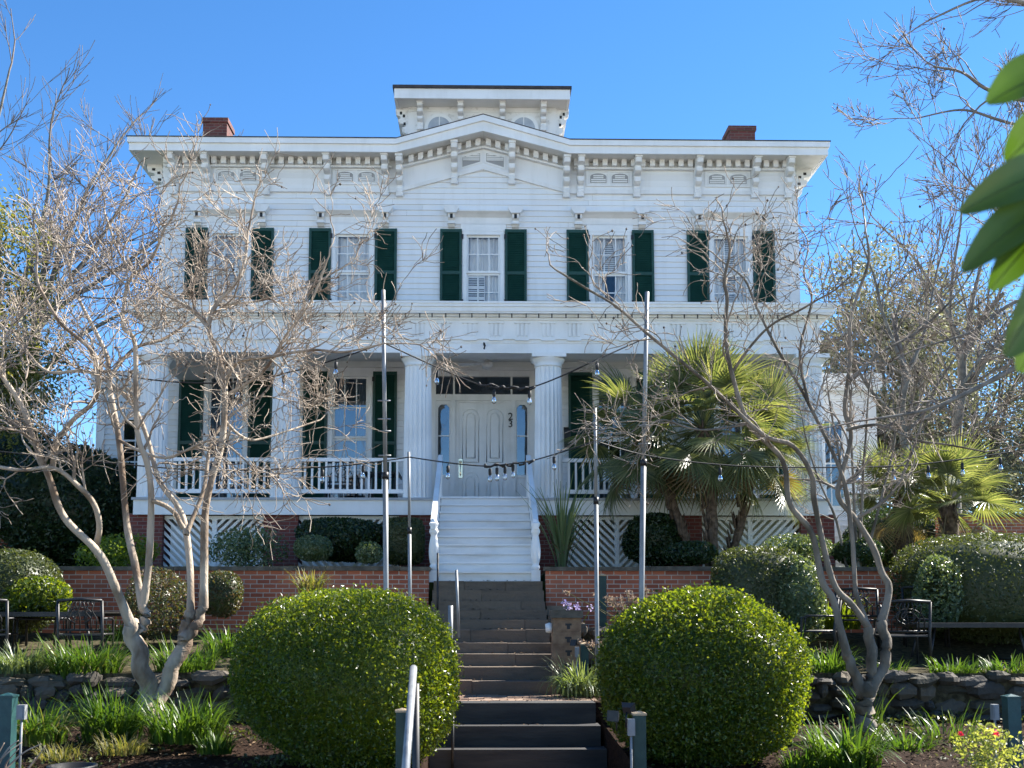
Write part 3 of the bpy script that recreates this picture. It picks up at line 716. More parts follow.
for s, x in ((-1, SX0-.03), (1, SX1+.02)):
    mb = MB(); za, zb_ = 3.22, 4.80
    mb.prism([(SY0-.08, za-.10), (SY0-.08, za), (21.66, zb_), (21.66, zb_-.10)], 'x', x-.045, x+.045)
    mb.box(x-.04, x+.04, 21.6, 21.68, FZ, zb_-.1)
    for k in range(1, NS):
        y = SY0+k*run+.12; z = SZ0+(k+1)*rise; zr_ = za+(zb_-za)*(y-SY0)/(21.66-SY0)-.09
        mb.box(x-.02, x+.02, y-.02, y+.02, z, zr_)
    mb.build('handrail', 'white', st)
# ------------------------------------------------------------------ wings, chimneys, cupola
for s in (-1, 1):
    a, b = (-9.25, XL-.02) if s < 0 else (XR+.02, 9.55)
    mb = MB(); Yw = 27.0
    clap(mb, lambda z, zz: [(a, b)], 2.4, 7.15, lambda u, z, d: (u, Yw-d, z))
    xo = a if s < 0 else b
    clap(mb, lambda z, zz: [(Yw, 32)], 2.4, 7.15, lambda u, z, d: (xo+s*d, u, z))
    w = mb.build('wing', 'boards', house)
    mb = MB(); mb.box(a-.16 if s < 0 else a, b if s < 0 else b+.16, Yw-.2, 32.3, 7.15, 7.22); mb.box(a-.2 if s < 0 else a, b if s < 0 else b+.2, Yw-.24, 32.3, 7.22, 7.55)
    mb.build('wing_cornice', 'white', w)
    mb = MB(); mb.box(xo-.1, xo+.1, Yw-.04, Yw+.1, 2.4, 7.15); mb.box(xo-.55 if s > 0 else xo+.1, xo-.1 if s > 0 else xo+.55, Yw-.035, Yw, 3.9, 4.25); mb.build('corner_board', 'white', w)
    cx = (a+b)/2
    o = MB(); o.box(cx-.55, cx+.55, Yw-.05, Yw+.02, 4.2, 6.5); o.box(cx-.42, cx+.42, Yw-.065, Yw-.05, 4.32, 6.38, 1)
    for k in (-.14, .14): o.box(cx+k-.012, cx+k+.012, Yw-.075, Yw-.066, 4.32, 6.38)
    for z in (4.83, 5.35, 5.87): o.box(cx-.42, cx+.42, Yw-.076, Yw-.0665, z-.02, z+.02)
    o.build('wing_window', ['white', 'darkpane'], w)
for x0, x1, py in ((ax(203,126,27), ax(227,126,27), 118.5), (ax(729.5,130,27), ax(755,130,27), 126)):
    mb = MB(); zt_ = az(300 if x0 < 0 else 740, py, 27)
    mb.box(x0, x1, 27, 27.7, 12.2, zt_-.12); mb.box(x0-.03, x1+.03, 26.97, 27.73, zt_-.12, zt_)
    mb.box(x0+.1, x1-.1, 27.1, 27.6, zt_, zt_+.03); mb.build('chimney', 'brickdark', house)
cup = MB(); cy0 = 28.8; cxl, cxr = -2.0, 1.96; zc0 = 12.6; cz1 = az(482, 98, 28.2); cz2 = az(482, 89, 28.2); cy1 = 32.8
cup.box(cxl, cxr, cy0, cy1, zc0, cz1+.1); 
cup.box(cxl-.02, cxr+.02, cy0-.02, cy0, zc0, zc0+.6)
c_o = cup.build('cupola', 'worn', house)
mb = MB(); exa, exb = -2.33, 2.28; ey = 28.2
mb.box(exa, exb, ey, ey+.06, cz1-.02, cz2); mb.box(exa, exa+.06, ey+.06, cy1+.5, cz1-.02, cz2); mb.box(exb-.06, exb, ey+.06, cy1+.5, cz1-.02, cz2)
mb.box(exa+.06, exb-.06, ey+.06, cy1+.5, cz1+.02, cz1+.05, 1); mb.build('cupola_cornice', ['white', 'soffit'], c_o)
mb = MB(); mb.box(exa-.04, exb+.04, ey-.05, cy1+.55, cz2+.002, cz2+.08)
mb.add([(exa,ey,cz2+.08),(exb,ey,cz2+.08),(exb,cy1+.5,cz2+.08),(exa,cy1+.5,cz2+.08),(0,30.8,cz2+.35)], [(0,1,4),(1,2,4),(2,3,4),(3,0,4)]); mb.build('cupola_roof', 'roof', c_o)
for px in (420, 460.5, 502.5, 543.5): bracket(c_o, ax(px, 110, cy0-.2), cz1+.02, w=.12, dp=.42, h=.62, plane=cy0, m='trim', name='cupola_bracket')
for s, xw in ((-1, cxl), (1, cxr)):
    for y in (28.95, 30.8):
        mb = MB(); mb.prism([(xw-s*p, cz1+.02+q) for p, q in bracket_prof(.34, .95)], 'y', y-.08, y+.08)
        for (u, w_) in ((.12, .2), (.2, .12), (.1, .42)): mb.box(xw+s*u-.03, xw+s*u+.03, y-.086, y-.079, cz1-w_-.04, cz1-w_+.04, 1)
        mb.build('cupola_bracket', ['worn', 'black'], c_o)
for px in (439.5, 523.6):
    cx = ax(px, 115, cy0); ztop = az(0, 114.5, cy0)
    mb = MB(); mb.prism(arch(cx, zc0+.5, ztop+.09, .80, 16), 'y', cy0-.06, cy0); 
    mb.prism(arch(cx, zc0+.55, ztop, .60, 16), 'y', cy0-.075, cy0-.061, 1)
    mb.box(cx-.012, cx+.012, cy0-.09, cy0-.076, zc0+.6, ztop); 
    mb.build('cupola_window', ['white', 'cupglass'], c_o)
mb = MB(); mb.box(cxl+.01, cxr-.01, cy0-.02, cy0, ztop+.16, ztop+.22)
mb.build('cupola_moulding', 'trim', c_o)
# ------------------------------------------------------------------ foliage helpers
def unit(v): return v/(np.linalg.norm(v, axis=-1, keepdims=True)+1e-9)
def leaf_quads(P, Nm, L, Wd, bias=.6, droop=0, rng=RNG):
    n = len(P); rnd = unit(rng.normal(size=(n, 3)))
    N = unit(Nm*bias + rnd*(1-bias)*1.4)
    t = unit(np.cross(N, unit(rng.normal(size=(n, 3)))))
    if droop: t = unit(t + np.array([0, 0, -droop]))
    b = unit(np.cross(N, t)); s = rng.uniform(.65, 1.25, (n, 1))
    L_ = L*s/2; W_ = Wd*s/2
    fold = N*W_*.35
    return np.stack([P-t*L_, P+b*W_+fold, P+t*L_, P-b*W_+fold], 1)
def lumps(D, k, amp, rng):
    """smooth bumps on the unit sphere so that no crown is a perfect ball"""
    out = np.zeros(len(D))
    for i in range(14):
        c = unit(rng.normal(size=3)); w = rng.uniform(3, k)
        out += rng.uniform(-1, 1)*np.exp((D@c-1)*w)
    return amp*out
def bush(name, label, cat, px, py, rx, ry, Y, m, n, leaf, depth=None, power=2.4, amp=.08, zmin=None, group=None, thick=.07, bias=.55, asp=.55, core=.86, cm=None, topflat=1.0, fringe=.04):
    rng = np.random.default_rng(int(px*7+py*13+Y*101))
    c = at(px, py, Y); s = FPX/Y; a = rx/s; h = ry/s; d = depth or a
    D = unit(rng.normal(size=(n, 3)))
    k = (np.abs(D)**power).sum(1)**(-1/power)
    lm = lumps(D, 12, amp, rng)
    r = 1 + lm - np.abs(rng.normal(size=n))*thick + (rng.random(n) < fringe)*rng.uniform(0, .07, n)
    S = np.array([a, d, h]); P = c + D*(k*r)[:, None]*S
    if zmin is not None:
        keep = P[:, 2] > zmin; P = P[keep]; D = D[keep]
    mb = MB(); Nn = unit(D/S)
    mb.quads(leaf_quads(P, Nn, leaf, leaf*asp, bias, rng=rng), 0)
    if core:
        nu, nv = 28, 16; vs = []
        U, Vv = np.meshgrid(np.arange(nu)*2*math.pi/nu, np.linspace(-math.pi/2, math.pi/2, nv))
        DD = np.stack([np.cos(Vv)*np.cos(U), np.cos(Vv)*np.sin(U), np.sin(Vv)], -1).reshape(-1, 3)
        kk = (np.abs(DD)**power).sum(1)**(-1/power)
        rng2 = np.random.default_rng(int(px*7+py*13+Y*101)); rng2.normal(size=(n, 3)); l2 = lumps(DD, 12, amp, rng2)
        V = c + DD*(kk*(core+l2))[:, None]*S
        if zmin is not None: V[:, 2] = np.maximum(V[:, 2], zmin)
        mb.add(V, [(j*nu+i, j*nu+(i+1)%nu, (j+1)*nu+(i+1)%nu, (j+1)*nu+i) for j in range(nv-1) for i in range(nu)], 1, True)
    o = mb.build(name, [m, cm or m], origin=(c[0], c[1], max(c[2]-h, zmin if zmin is not None else -9)))
    return tag(o, label, cat, group)
def blade_quads(base, dirs, L, wd, arch, segs=4, rng=RNG, tipw=.12):
    """arching strap leaves: base (n,3), dirs (n,2) lean direction, L (n,)"""
    n = len(base); out = []; lean = rng.uniform(.15, 1.0, n)*arch
    side = np.stack([-dirs[:, 1], dirs[:, 0], np.zeros(n)], 1); prev = base.copy()
    tw = rng.uniform(-.6, .6, (n, 1)); side = unit(side + tw*np.concatenate([dirs, np.zeros((n, 1))], 1))
    ang = rng.uniform(.05, .35, n)
    for k in range(segs):
        st = L/segs
        nx = prev + np.concatenate([dirs*(np.sin(ang)*st)[:, None], (np.cos(ang)*st)[:, None]], 1)
        w0 = wd*(1-(k/segs)**2*(1-tipw)); w1 = wd*(1-((k+1)/segs)**2*(1-tipw))
        out.append(np.stack([prev-side*w0/2, prev+side*w0/2, nx+side*w1/2, nx-side*w1/2], 1)); prev = nx; ang = ang + lean*1.9/segs
    return out
def blades_mesh(mb, base, dirs, L, wd, arch, segs=4, m=0, rng=RNG):
    qs = blade_quads(base, dirs, L, wd, arch, segs, rng)
    n = len(base); V = np.zeros((n, (segs+1)*2, 3))
    V[:, 0] = qs[0][:, 0]; V[:, 1] = qs[0][:, 1]
    for k, q in enumerate(qs): V[:, 2*k+2] = q[:, 3]; V[:, 2*k+3] = q[:, 2]
    w = (segs+1)*2
    F = [(i*w+2*k, i*w+2*k+1, i*w+2*k+3, i*w+2*k+2) for i in range(n) for k in range(segs)]
    mb.add(V.reshape(-1, 3), F, m, True)
def clump(name, label, px, py, w, h, Y, n, m='grass', wd=.022, arch=.8, group=None, cat='plant', dry=0, z=None):
    rng = np.random.default_rng(int(px*3+py*5+Y*17)); s = FPX/Y
    c = at(px, py, Y); c[2] = z if z is not None else c[2]
    n = int(n*1.9); arch *= 1.75; r = w/s*.46; a = rng.uniform(0, 2*math.pi, n); rr = r*np.sqrt(rng.random(n))
    n0 = n; base = np.stack([c[0]+rr*np.cos(a), c[1]+rr*.8*np.sin(a), np.full(n, c[2]-.02)], 1)
    a2 = a + rng.normal(size=n)*.7; d = np.stack([np.cos(a2), np.sin(a2)], 1)
    L = h/s*rng.uniform(.6, 1.25, n); mb = MB()
    k = int(n*dry); 
    if k: blades_mesh(mb, base[:k], d[:k], L[:k], wd, arch*1.2, m=1, rng=rng)
    blades_mesh(mb, base[k:], d[k:], L[k:], wd, arch, m=0, rng=rng)
    return tag(mb.build(name, [m, 'dry'], origin=tuple(c)), label, cat, group)

# ------------------------------------------------------------------ brick retaining walls
def coping_wall(name, label, x0, x1, y0, y1, z0, z1, m='brick', cap=.07, cat='wall', pier=None):
    w = thing(name, ((x0+x1)/2, y0, z0), label, cat)
    mb = MB(); mb.box(x0, x1, y0, y1, z0, z1); mb.build('brickwork', m, w)
    mb = MB(); x = x0-.03
    while x < x1+.03:
        b = min(x+random.uniform(.8, 1.3), x1+.03); mb.box(x, b-.006, y0-.05, y1+.04, z1+.001, z1+cap+random.uniform(-.006, .006)); x = b
    mb.build('coping', 'cap', w)
    return w
ZW = 2.42
coping_wall('brick_retaining_wall', 'red brick retaining wall with dark coping left of the stone steps', -15.5, -.88, 18.36, 18.62, .6, ZW)
coping_wall('brick_retaining_wall', 'red brick retaining wall with dark coping right of the stone steps', 1.04, 16.5, 18.36, 18.62, .6, ZW)
coping_wall('garden_wall', 'shadowed brick garden wall at the far left behind the dark hedge', -16, -9.6, 24.0, 24.25, 2.35, az(20, 507, 24))
coping_wall('garden_wall', 'brick garden wall at the far right behind the palms', 9.9, 17, 24.0, 24.25, 2.35, az(1010, 517, 24))

# ------------------------------------------------------------------ steps of old sleepers
noses = [(694.5, None), (681, 15.6), (667, 15.92), (654, 16.24), (643, 16.56), (629.7, 16.88), (619.6, 17.2), (610, 17.52), (601, 17.84), (590.5, 18.16), (581.2, 18.46)]
f = thing('garden_steps', (.1, 15.6, .61), 'flight of weathered dark sleeper steps rising to the white porch steps', 'steps')
zprev = .60
for k, (py, Y) in enumerate(noses[1:]):
    z = az(500, py, Y); yn = noses[k+2][1] if k+2 < len(noses) else 18.64
    mb = MB(); t = (Y-15.6)/3; xl = -.80-.06*(1-t); xr = .99+.04*(1-t); x = xl
    while x < xr-.02:
        b = min(x+random.uniform(.5, 1.5), xr)
        if xr-b < .3: b = xr
        dz = random.uniform(-.008, .006); dy = random.uniform(-.012, .012)
        mb.box(x+.002, b-.002, Y+dy, yn+.06, zprev-.05, z+dz); x = b
    zprev = z
    mb.build('step', 'stepwood', f)
f = thing('garden_steps', (.45, 13.1, -.15), 'three broad black sleeper steps at the bottom between the clipped bushes', 'steps')
for k, (Y, py, xl, xr) in enumerate(((13.38, 749.6, -.62, 1.47), (13.68, 726, -.58, 1.43), (13.98, 703, -.54, 1.40))):
    mb = MB(); z = az(520, py, Y); mb.box(xl, xr, Y, Y+.36, z-.30, z); mb.build('step', 'stepdark', f)
mb = MB(); xs = -.95
for j in range(9):
    y0 = 14.3+j*.155
    x = -1.0-(j % 2)*.1
    while x < 1.5: mb.box(x+.004, min(x+.2, 1.5)-.004, y0+.003, y0+.15, .40, .612+random.uniform(-.006, .006)); x += .205
mb.box(-1.0, 1.5, 14.3, 15.75, .3, .59)
struct(mb.build('landing', 'paver'))
# cheek wall and pillar right of the steps
w = thing('cheek_wall', (1.12, 15.9, .6), 'low dark cheek wall stepping down beside the garden steps', 'wall')
mb = MB()
for k in range(6): 
    y0 = 16.15+k*.37; mb.box(1.03, 1.40, y0+.002, y0+.37, .5, 1.10+k*.15)
mb.build('masonry', 'stepwood', w)
p = thing('block_pillar', (1.22, 15.9, .6), 'tan pierced block pillar with grey cap at the foot of the sleeper steps', 'pillar')
px0, px1 = ax(552.5, 650, 15.75), ax(581, 650, 15.75); zt1 = az(0, 618, 15.75); zb1 = .55
mb = MB(); n = 6; hh = (zt1-zb1)/n
for k in range(n):
    j = random.uniform(-.006, .006); mb.box(px0+j, px1+j, 15.75, 16.14, zb1+k*hh+.004, zb1+(k+1)*hh-.004)
    c = (px0+px1)/2+.02
    for (u, v, ww, h2) in ((.0, .11, .045, .03), (.0, .06, .022, .05)):
        if k != 1: mb.box(c+u-ww+j, c+u+ww+j, 15.747, 15.75, zb1+k*hh+v-.03, zb1+k*hh+v+h2-.03, 1)
mb.box(px0+.01, px1-.01, 15.76, 16.13, zb1, zt1, 0)
mb.build('block_stack', ['block', 'black'], p)
mb = MB(); mb.box(px0-.02, px1+.03, 15.71, 16.18, zt1, az(0, 610, 15.75)); mb.build('cap', 'greycap' if 'greycap' in M else 'cap', p)
mb = MB(); mb.tube([(px0-.0, 15.86, az(0, 628, 15.8)), (px0-.03, 15.86, az(0, 628, 15.8)), (px0-.09, 15.86, az(0, 628, 15.8)-.005)], [.065, .075, .06], 14)
tag(mb.build('step_light', 'white'), 'white plastic step light fixed to the side of the block pillar', 'light')

# ------------------------------------------------------------------ field stone walls
M['stones'] = leafmat('field_stones', [(.035, .03, .024), (.09, .075, .055), (.06, .055, .05), (.12, .095, .065), (.045, .042, .028)], transl=0, rough=.9)
def bumpify(m, sc, st):
    nt = m.node_tree; N = nt.nodes; n2 = N.new('ShaderNodeTexNoise'); n2.inputs['Scale'].default_value = sc; n2.inputs['Detail'].default_value = 7
    nt.links.new(_coord(nt), n2.inputs['Vector']); bp = N.new('ShaderNodeBump'); bp.inputs['Strength'].default_value = st; bp.inputs['Distance'].default_value = .03
    nt.links.new(n2.outputs['Fac'], bp.inputs['Height']); nt.links.new(bp.outputs[0], N['Principled BSDF'].inputs['Normal'])
bumpify(M['stones'], 14, .8)
def stone(mb, c, s, rng, m=0):
    nu, nv = 9, 6; V = []
    ph = rng.uniform(0, 6, 3)
    for j in range(nv):
        v = -math.pi/2 + math.pi*j/(nv-1)
        for i in range(nu):
            u = 2*math.pi*i/nu; d = np.array([math.cos(v)*math.cos(u), math.cos(v)*math.sin(u), math.sin(v)])
            k = (np.abs(d)**3.4).sum()**(-1/3.4)
            r = 1+.16*math.sin(2*u+ph[0])*math.cos(2*v+ph[1])+.10*math.sin(3*u+ph[2]+2*v)+.05*math.sin(5*u+ph[1])
            V.append(c+d*k*r*s)
    mb.add(V, [(j*nu+i, j*nu+(i+1)%nu, (j+1)*nu+(i+1)%nu, (j+1)*nu+i) for j in range(nv-1) for i in range(nu)], m, False)
def stone_wall(label, x0, x1, y0, z0, z1, seed):
    rng = np.random.default_rng(seed); mb = MB(); z = z0-.1
    mb.box(x0, x1, y0+.1, y0+.34, z0-.1, z1-.06, 1)
    while z < z1-.03:
        h = min(rng.uniform(.13, .22), z1-z); x = x0-rng.uniform(0, .3)
        if z1-z-h < .07: h = z1-z
        while x < x1:
            w = rng.uniform(.12, .5)*(1 if rng.random() < .8 else .6); hh = h*rng.uniform(.7, 1.35)
            stone(mb, np.array([x+w/2, y0+.14+rng.uniform(-.06, .06), z+h/2+rng.uniform(-.045, .045)]), np.array([w/2*1.02, .16, hh/2*1.03]), rng); x += w
        z += h
    return tag(mb.build('stone_wall', ['stones', 'soil']), label, 'wall')
stone_wall('low dry stone wall holding the left terrace behind the forked bare tree', -13.5, -.98, 14.45, .20, .94, 3)
stone_wall('low dry stone wall holding the right terrace behind the bare tree', 2.3, 14.5, 14.45, .20, .95, 4)
stone_wall('short piece of stone wall between the block pillar and right bush', 1.45, 2.35, 16.0, .55, 1.55, 5)
bumpy('garden_bed', 1.42, 2.35, 14.2, 16.1, lambda X, Y: .62+0*X, 'mulch', 16, 24)

# ------------------------------------------------------------------ rails, poles and posts
def post_obj(name, label, cat, pts, r, m, n=10, group=None):
    mb = MB(); mb.tube(pts, r, n); return tag(mb.build(name, m, origin=tuple(np.asarray(pts[0], float))), label, cat, group)
t = thing('handrail', tuple(at(405, 790, 6.3)), 'thick galvanized pipe handrail sloping in front of the left bush', 'handrail')
a, b = at(413.5, 668, 7.4), at(404, 790, 6.2)
mb = MB(); mb.tube([b, a], .024, 14); mb.build('rail_pipe', 'steel', t)
mb = MB(); c_ = a+(b-a)*.12; mb.tube([c_+[.02, 0, -.02], [c_[0]+.035, c_[1], -.2]], .024, 8); mb.build('rail_post', 'black', t)
post_obj('pipe_post', 'slim galvanized pipe post standing on the sleeper steps', 'post', [at(459, 624, 16.7)-[0,0,.2], at(456.3, 570, 16.7)], .022, 'steel')
post_obj('pipe_post', 'short stout grey pipe post at the edge of the left bush by the steps', 'post', [at(450.5, 640, 15.9)-[0,0,.3], at(450.5, 605.5, 15.9)], .036, 'steel')
post_obj('iron_post', 'thin black iron post at the left foot of the white porch steps', 'post', [at(437.5, 615, 17.6)-[0,0,.1], at(437.8, 553, 17.9)], .017, 'iron')
post_obj('iron_post', 'thin black iron post on the broad black bottom steps', 'post', [at(452.5, 775, 13.3), at(452.7, 712, 13.3)], .018, 'iron')
def light_pole(label, pb, pm, pt, r, zb_, clamps=()):
    t = thing('light_pole', (pb[0], pb[1], zb_), label, 'pole', 'galvanized poles for the string lights')
    b0 = np.array([pb[0], pb[1], zb_]); mb = MB(); mb.tube([b0, pb, pm], r, 12); mb.build('lower_pipe', 'steel', t)
    mb = MB(); mb.tube([pm, pt], r*.78, 12); mb.build('upper_pipe', 'steel', t)
    mb = MB(); d = (pt-pm)/np.linalg.norm(pt-pm); mb.tube([pm-d*.06, pm+d*.04], r*1.25, 12); mb.build('coupling', 'iron', t)
    for c in clamps:
        k = pb+(pt-pb)*c; mb = MB(); mb.tube([k+[-.09,-.02,0], k+[.09,-.02,0]], .012, 6); mb.build('bolt', 'steel', t)
    return t
A = lambda *q: at(*q)
p1t, p2t, p3t, p4t = A(383.2, 290, 15.6), A(408.7, 452, 17.4), A(647, 292, 16.4), A(595, 408, 15.7)
light_pole('tall galvanized pole in front of the left first floor window', A(386, 595, 15.6), A(385.3, 475, 15.6), p1t, .037, .9, (.45, .53, .57, .63))
light_pole('short thin galvanized pole beside the left porch column by the steps', A(409.8, 590, 17.4), A(409.4, 530, 17.4), p2t, .028, 1.2)
light_pole('tall galvanized pole standing in front of the big palm', A(641.5, 600, 16.4), A(643.5, 462, 16.4), p3t, .041, 1.0, (.5, .56))
light_pole('short galvanized pole between the block pillar and the right bush', A(597, 640, 15.7), A(596, 500, 15.7), p4t, .030, .55)
def green_post(label, px, py0, py1, wpx, Y, m, cap=None, box=None, lamp=None, zb_=None):
    c0, c1 = at(px, py0, Y), at(px, py1, Y); w = wpx*Y/FPX/2; zb_ = c1[2] if zb_ is None else zb_
    t = thing('garden_post', (c0[0], c0[1], zb_), label, 'post')
    mb = MB(); mb.box(c0[0]-w, c0[0]+w, Y-w, Y+w, zb_, c0[2]); mb.build('post_shaft', m, t)
    mb = MB(); mb.box(c0[0]-w-.008, c0[0]+w+.008, Y-w-.008, Y+w+.008, c0[2]+.001, c0[2]+.02)
    mb.add([(c0[0]-w,Y-w,c0[2]+.02),(c0[0]+w,Y-w,c0[2]+.02),(c0[0]+w,Y+w,c0[2]+.02),(c0[0]-w,Y+w,c0[2]+.02),(c0[0],Y,c0[2]+.02+w*.35)], [(0,1,4),(1,2,4),(2,3,4),(3,0,4)])
    mb.build('post_cap', cap or m, t)
    if box:
        bx, by, bw, bh = box; c = at(bx, by, Y-w-.03); hw, hh = bw*Y/FPX/2, bh*Y/FPX/2
        mb = MB(); mb.box(c[0]-hw, c[0]+hw, Y-w-.07, Y-w, c[2]-hh, c[2]+hh); mb.box(c[0]-hw*.6, c[0]+hw*.6, Y-w-.078, Y-w-.07, c[2]-hh*.75, c[2]+hh*.75)
        o = mb.build('outlet_box', 'greybox', t)
        mb = MB(); mb.tube([(c[0], Y-w-.03, c[2]-hh), (c[0], Y-w-.03, zb_)], .012, 6); mb.build('conduit', 'greybox', t)
    return t
def floodlight(label, px, py, Y, sz, aim=(-.5, -.8, .3), twin=False):
    c = at(px, py, Y); t = thing('floodlight', tuple(c-[0,0,sz]), label, 'floodlight')
    d = unit(np.array(aim, float)); s_ = unit(np.cross(d, [0,0,1])); u = np.cross(s_, d)
    mb = MB(); P = lambda a, b, k: c+s_*a*sz+u*b*sz+d*k*sz
    fr = [P(-1,-.8,.35),P(1,-.8,.35),P(1,.8,.35),P(-1,.8,.35)]; bk = [P(-.6,-.45,-.5),P(.6,-.45,-.5),P(.6,.45,-.5),P(-.6,.45,-.5)]
    mb.add(fr+bk, [(0,1,2,3),(7,6,5,4),(0,4,5,1),(1,5,6,2),(2,6,7,3),(3,7,4,0)]); mb.build('lamp_housing', 'black', t)
    mb = MB(); mb.add([P(-.85,-.65,.36),P(.85,-.65,.36),P(.85,.65,.36),P(-.85,.65,.36)], [(0,1,2,3)]); mb.build('lens', 'iron', t)
    mb = MB(); mb.tube([c-u*sz*.3-d*sz*.5, c-d*sz*.7-[0,0,sz*.9], c-d*sz*.7-[0,0,sz*2.2]], sz*.14, 6); mb.build('bracket_arm', 'black', t)
    return t
green_post('slim dark green post with raw wood cap against the right brick wall', 602.5, 576, 640, 7, 17.9, 'postgreen', 'tanwood', zb_=1.2)
green_post('short green post with raw wood cap beside the block pillar', 584.5, 645, 690, 7.5, 15.4, 'postgreen', 'tanwood', (577, 652, 4, 10), zb_=.55)
green_post('dark green post with grey outlet box in front of right bush', 639, 715, 780, 12, 10.6, 'postgreen', 'tanwood', (631, 727, 7, 16), zb_=0)
green_post('teal post with grey outlet box at the left edge of the bed', 8, 697, 750, 14, 11.5, 'postgreen2', None, (22, 712, 8, 14), zb_=.05)
green_post('teal post with pointed cap at the right edge of the bed', 1011, 698, 752, 13, 11.5, 'postgreen2', None, (994.5, 712, 6, 15), zb_=.05)
green_post('dark green post hidden against left bush behind the pipe handrail', 402, 712, 770, 11, 10.3, 'postgreen', 'tanwood', (408, 722, 4, 14), zb_=0)
floodlight('black floodlight tilted down beside the green post at right bush', 614, 716, 10.5, .062, (-.6, -.75, .1))
floodlight('black floodlight facing away behind the post at right bush', 628, 709, 10.9, .07, (.5, .8, .35), True)
floodlight('small black spotlight fixed on the block pillar beside the steps', 574, 643, 15.6, .055, (-.7, -.6, .25))

# ------------------------------------------------------------------ string lights
def sagline(a, b, sag, n=24):
    t = np.linspace(0, 1, n)[:, None]; P = a+(b-a)*t; P[:, 2] -= sag*4*(t[:, 0]*(1-t[:, 0])); return P
def smooth_path(pts, n=8):
    pts = np.array(pts); out = []
    for i in range(len(pts)-1):
        p0, p1, p2, p3 = pts[max(i-1,0)], pts[i], pts[i+1], pts[min(i+2,len(pts)-1)]
        for t in np.linspace(0, 1, n, endpoint=False):
            out.append(.5*((2*p1)+(-p0+p2)*t+(2*p0-5*p1+4*p2-p3)*t*t+(-p0+3*p1-3*p2+p3)*t**3))
    out.append(pts[-1]); return np.array(out)
def bulb(root, c, drop=.10, sc=1.0, tilt=0):
    x, y, z = c; mb = MB(); mb.tube([(x, y, z), (x+tilt*.3, y, z-drop*.5*sc)], .006, 5); mb.lathe([(.012, z-drop*.4*sc), (.024*sc, z-drop*.5*sc), (.024*sc, z-(drop*.5+.075)*sc), (.016*sc, z-(drop*.5+.09)*sc)], x, y, 8)
    o = mb.build('lamp_socket', 'wire', root)
    z2 = z-(drop*.5+.09)*sc; mb = MB()
    mb.lathe([(.014*sc, z2), (.030*sc, z2-.04*sc), (.034*sc, z2-.065*sc), (.026*sc, z2-.095*sc), (.006*sc, z2-.108*sc)], x, y, 10); mb.build('bulb', 'bulb', o)
def strand(label, pts, bulbs, r=.011, knots=()):
    P = smooth_path(pts); t = thing('string_light', tuple(P[0]), label, 'string lights')
    mb = MB(); mb.tube(P, r, 6); mb.build('cable', 'wire', t)
    for k0, k1 in knots:          # slack wound round the cable
        seg = smooth_path([k0, (k0+k1)/2+[0,0,-.02], k1], 14); th = np.cumsum(np.random.default_rng(len(seg)).uniform(.2, 2.0, len(seg)))
        seg = seg + np.stack([.02*np.sin(th*1.7), .03*np.sin(th), .022*np.cos(th)-.01], 1); mb = MB(); mb.tube(seg, .017, 6); mb.build('cable_tangle', 'wire', t)
    for b in bulbs: bulb(t, b)
    return t
YA = 15.9
strand('black string of bulbs sagging across the front door between the two tall poles',
       [p1t+(A(384, 343, 15.6)-p1t), A(441, 369, YA), A(481, 385, YA), A(508, 388, YA), A(532, 387, YA), A(564, 375, YA), A(594, 361, YA), A(645.5, 338, 16.3)],
       [A(437, 368, YA), A(494, 387, YA), A(529.5, 388, YA), A(597, 360, YA)], knots=((A(478, 383, YA), A(534, 388, YA)),))
YB = 16.6
strand('lower black string of bulbs crossing in front of the door handle between short poles',
       [A(408.9, 457, 17.3), A(450, 463, YB), A(484, 466, YB), A(500, 465, YB), A(530, 461, YB), A(562, 452, YB), A(595, 441, 15.7)],
       [A(448, 463, YB), A(490, 466, YB), A(497, 465, YB), A(505, 464, YB), A(513, 462, YB), A(554, 454, YB)], knots=((A(484, 465, YB), A(533, 461, YB)),))
strand('black string of bulbs running from the short pole past the left porch railing',
       [A(408.7, 457, 17.3), A(390, 460, 17.2), A(340, 466, 17), A(278, 469, 16.8), A(200, 470, 16.4), A(100, 462, 16), A(-60, 445, 15.6)],
       [A(363, 463, 17.1), A(322.6, 467, 17), A(278, 469, 16.8), A(232, 470, 16.6)])
strand('black string of bulbs running left from the tall pole through the bare branches',
       [A(384, 343, 15.6), A(340, 358, 15.6), A(290, 372, 15.6), A(230, 383, 15.6), A(120, 375, 15.6), A(-60, 330, 15.4)],
       [A(336, 359, 15.6), A(284, 373, 15.6), A(238, 382, 15.6)])
strand('black string of bulbs running right from the short pole past the palms',
       [A(595, 441, 15.7), A(650, 456, 16), A(740, 466, 16.2), A(860, 467, 16.4), A(940, 462, 16.5), A(1090, 440, 16.6)],
       [A(720, 465, 16.2), A(858, 467, 16.4), A(893, 466, 16.4), A(928, 463, 16.5), A(962, 460, 16.5), A(1000, 455, 16.6)])

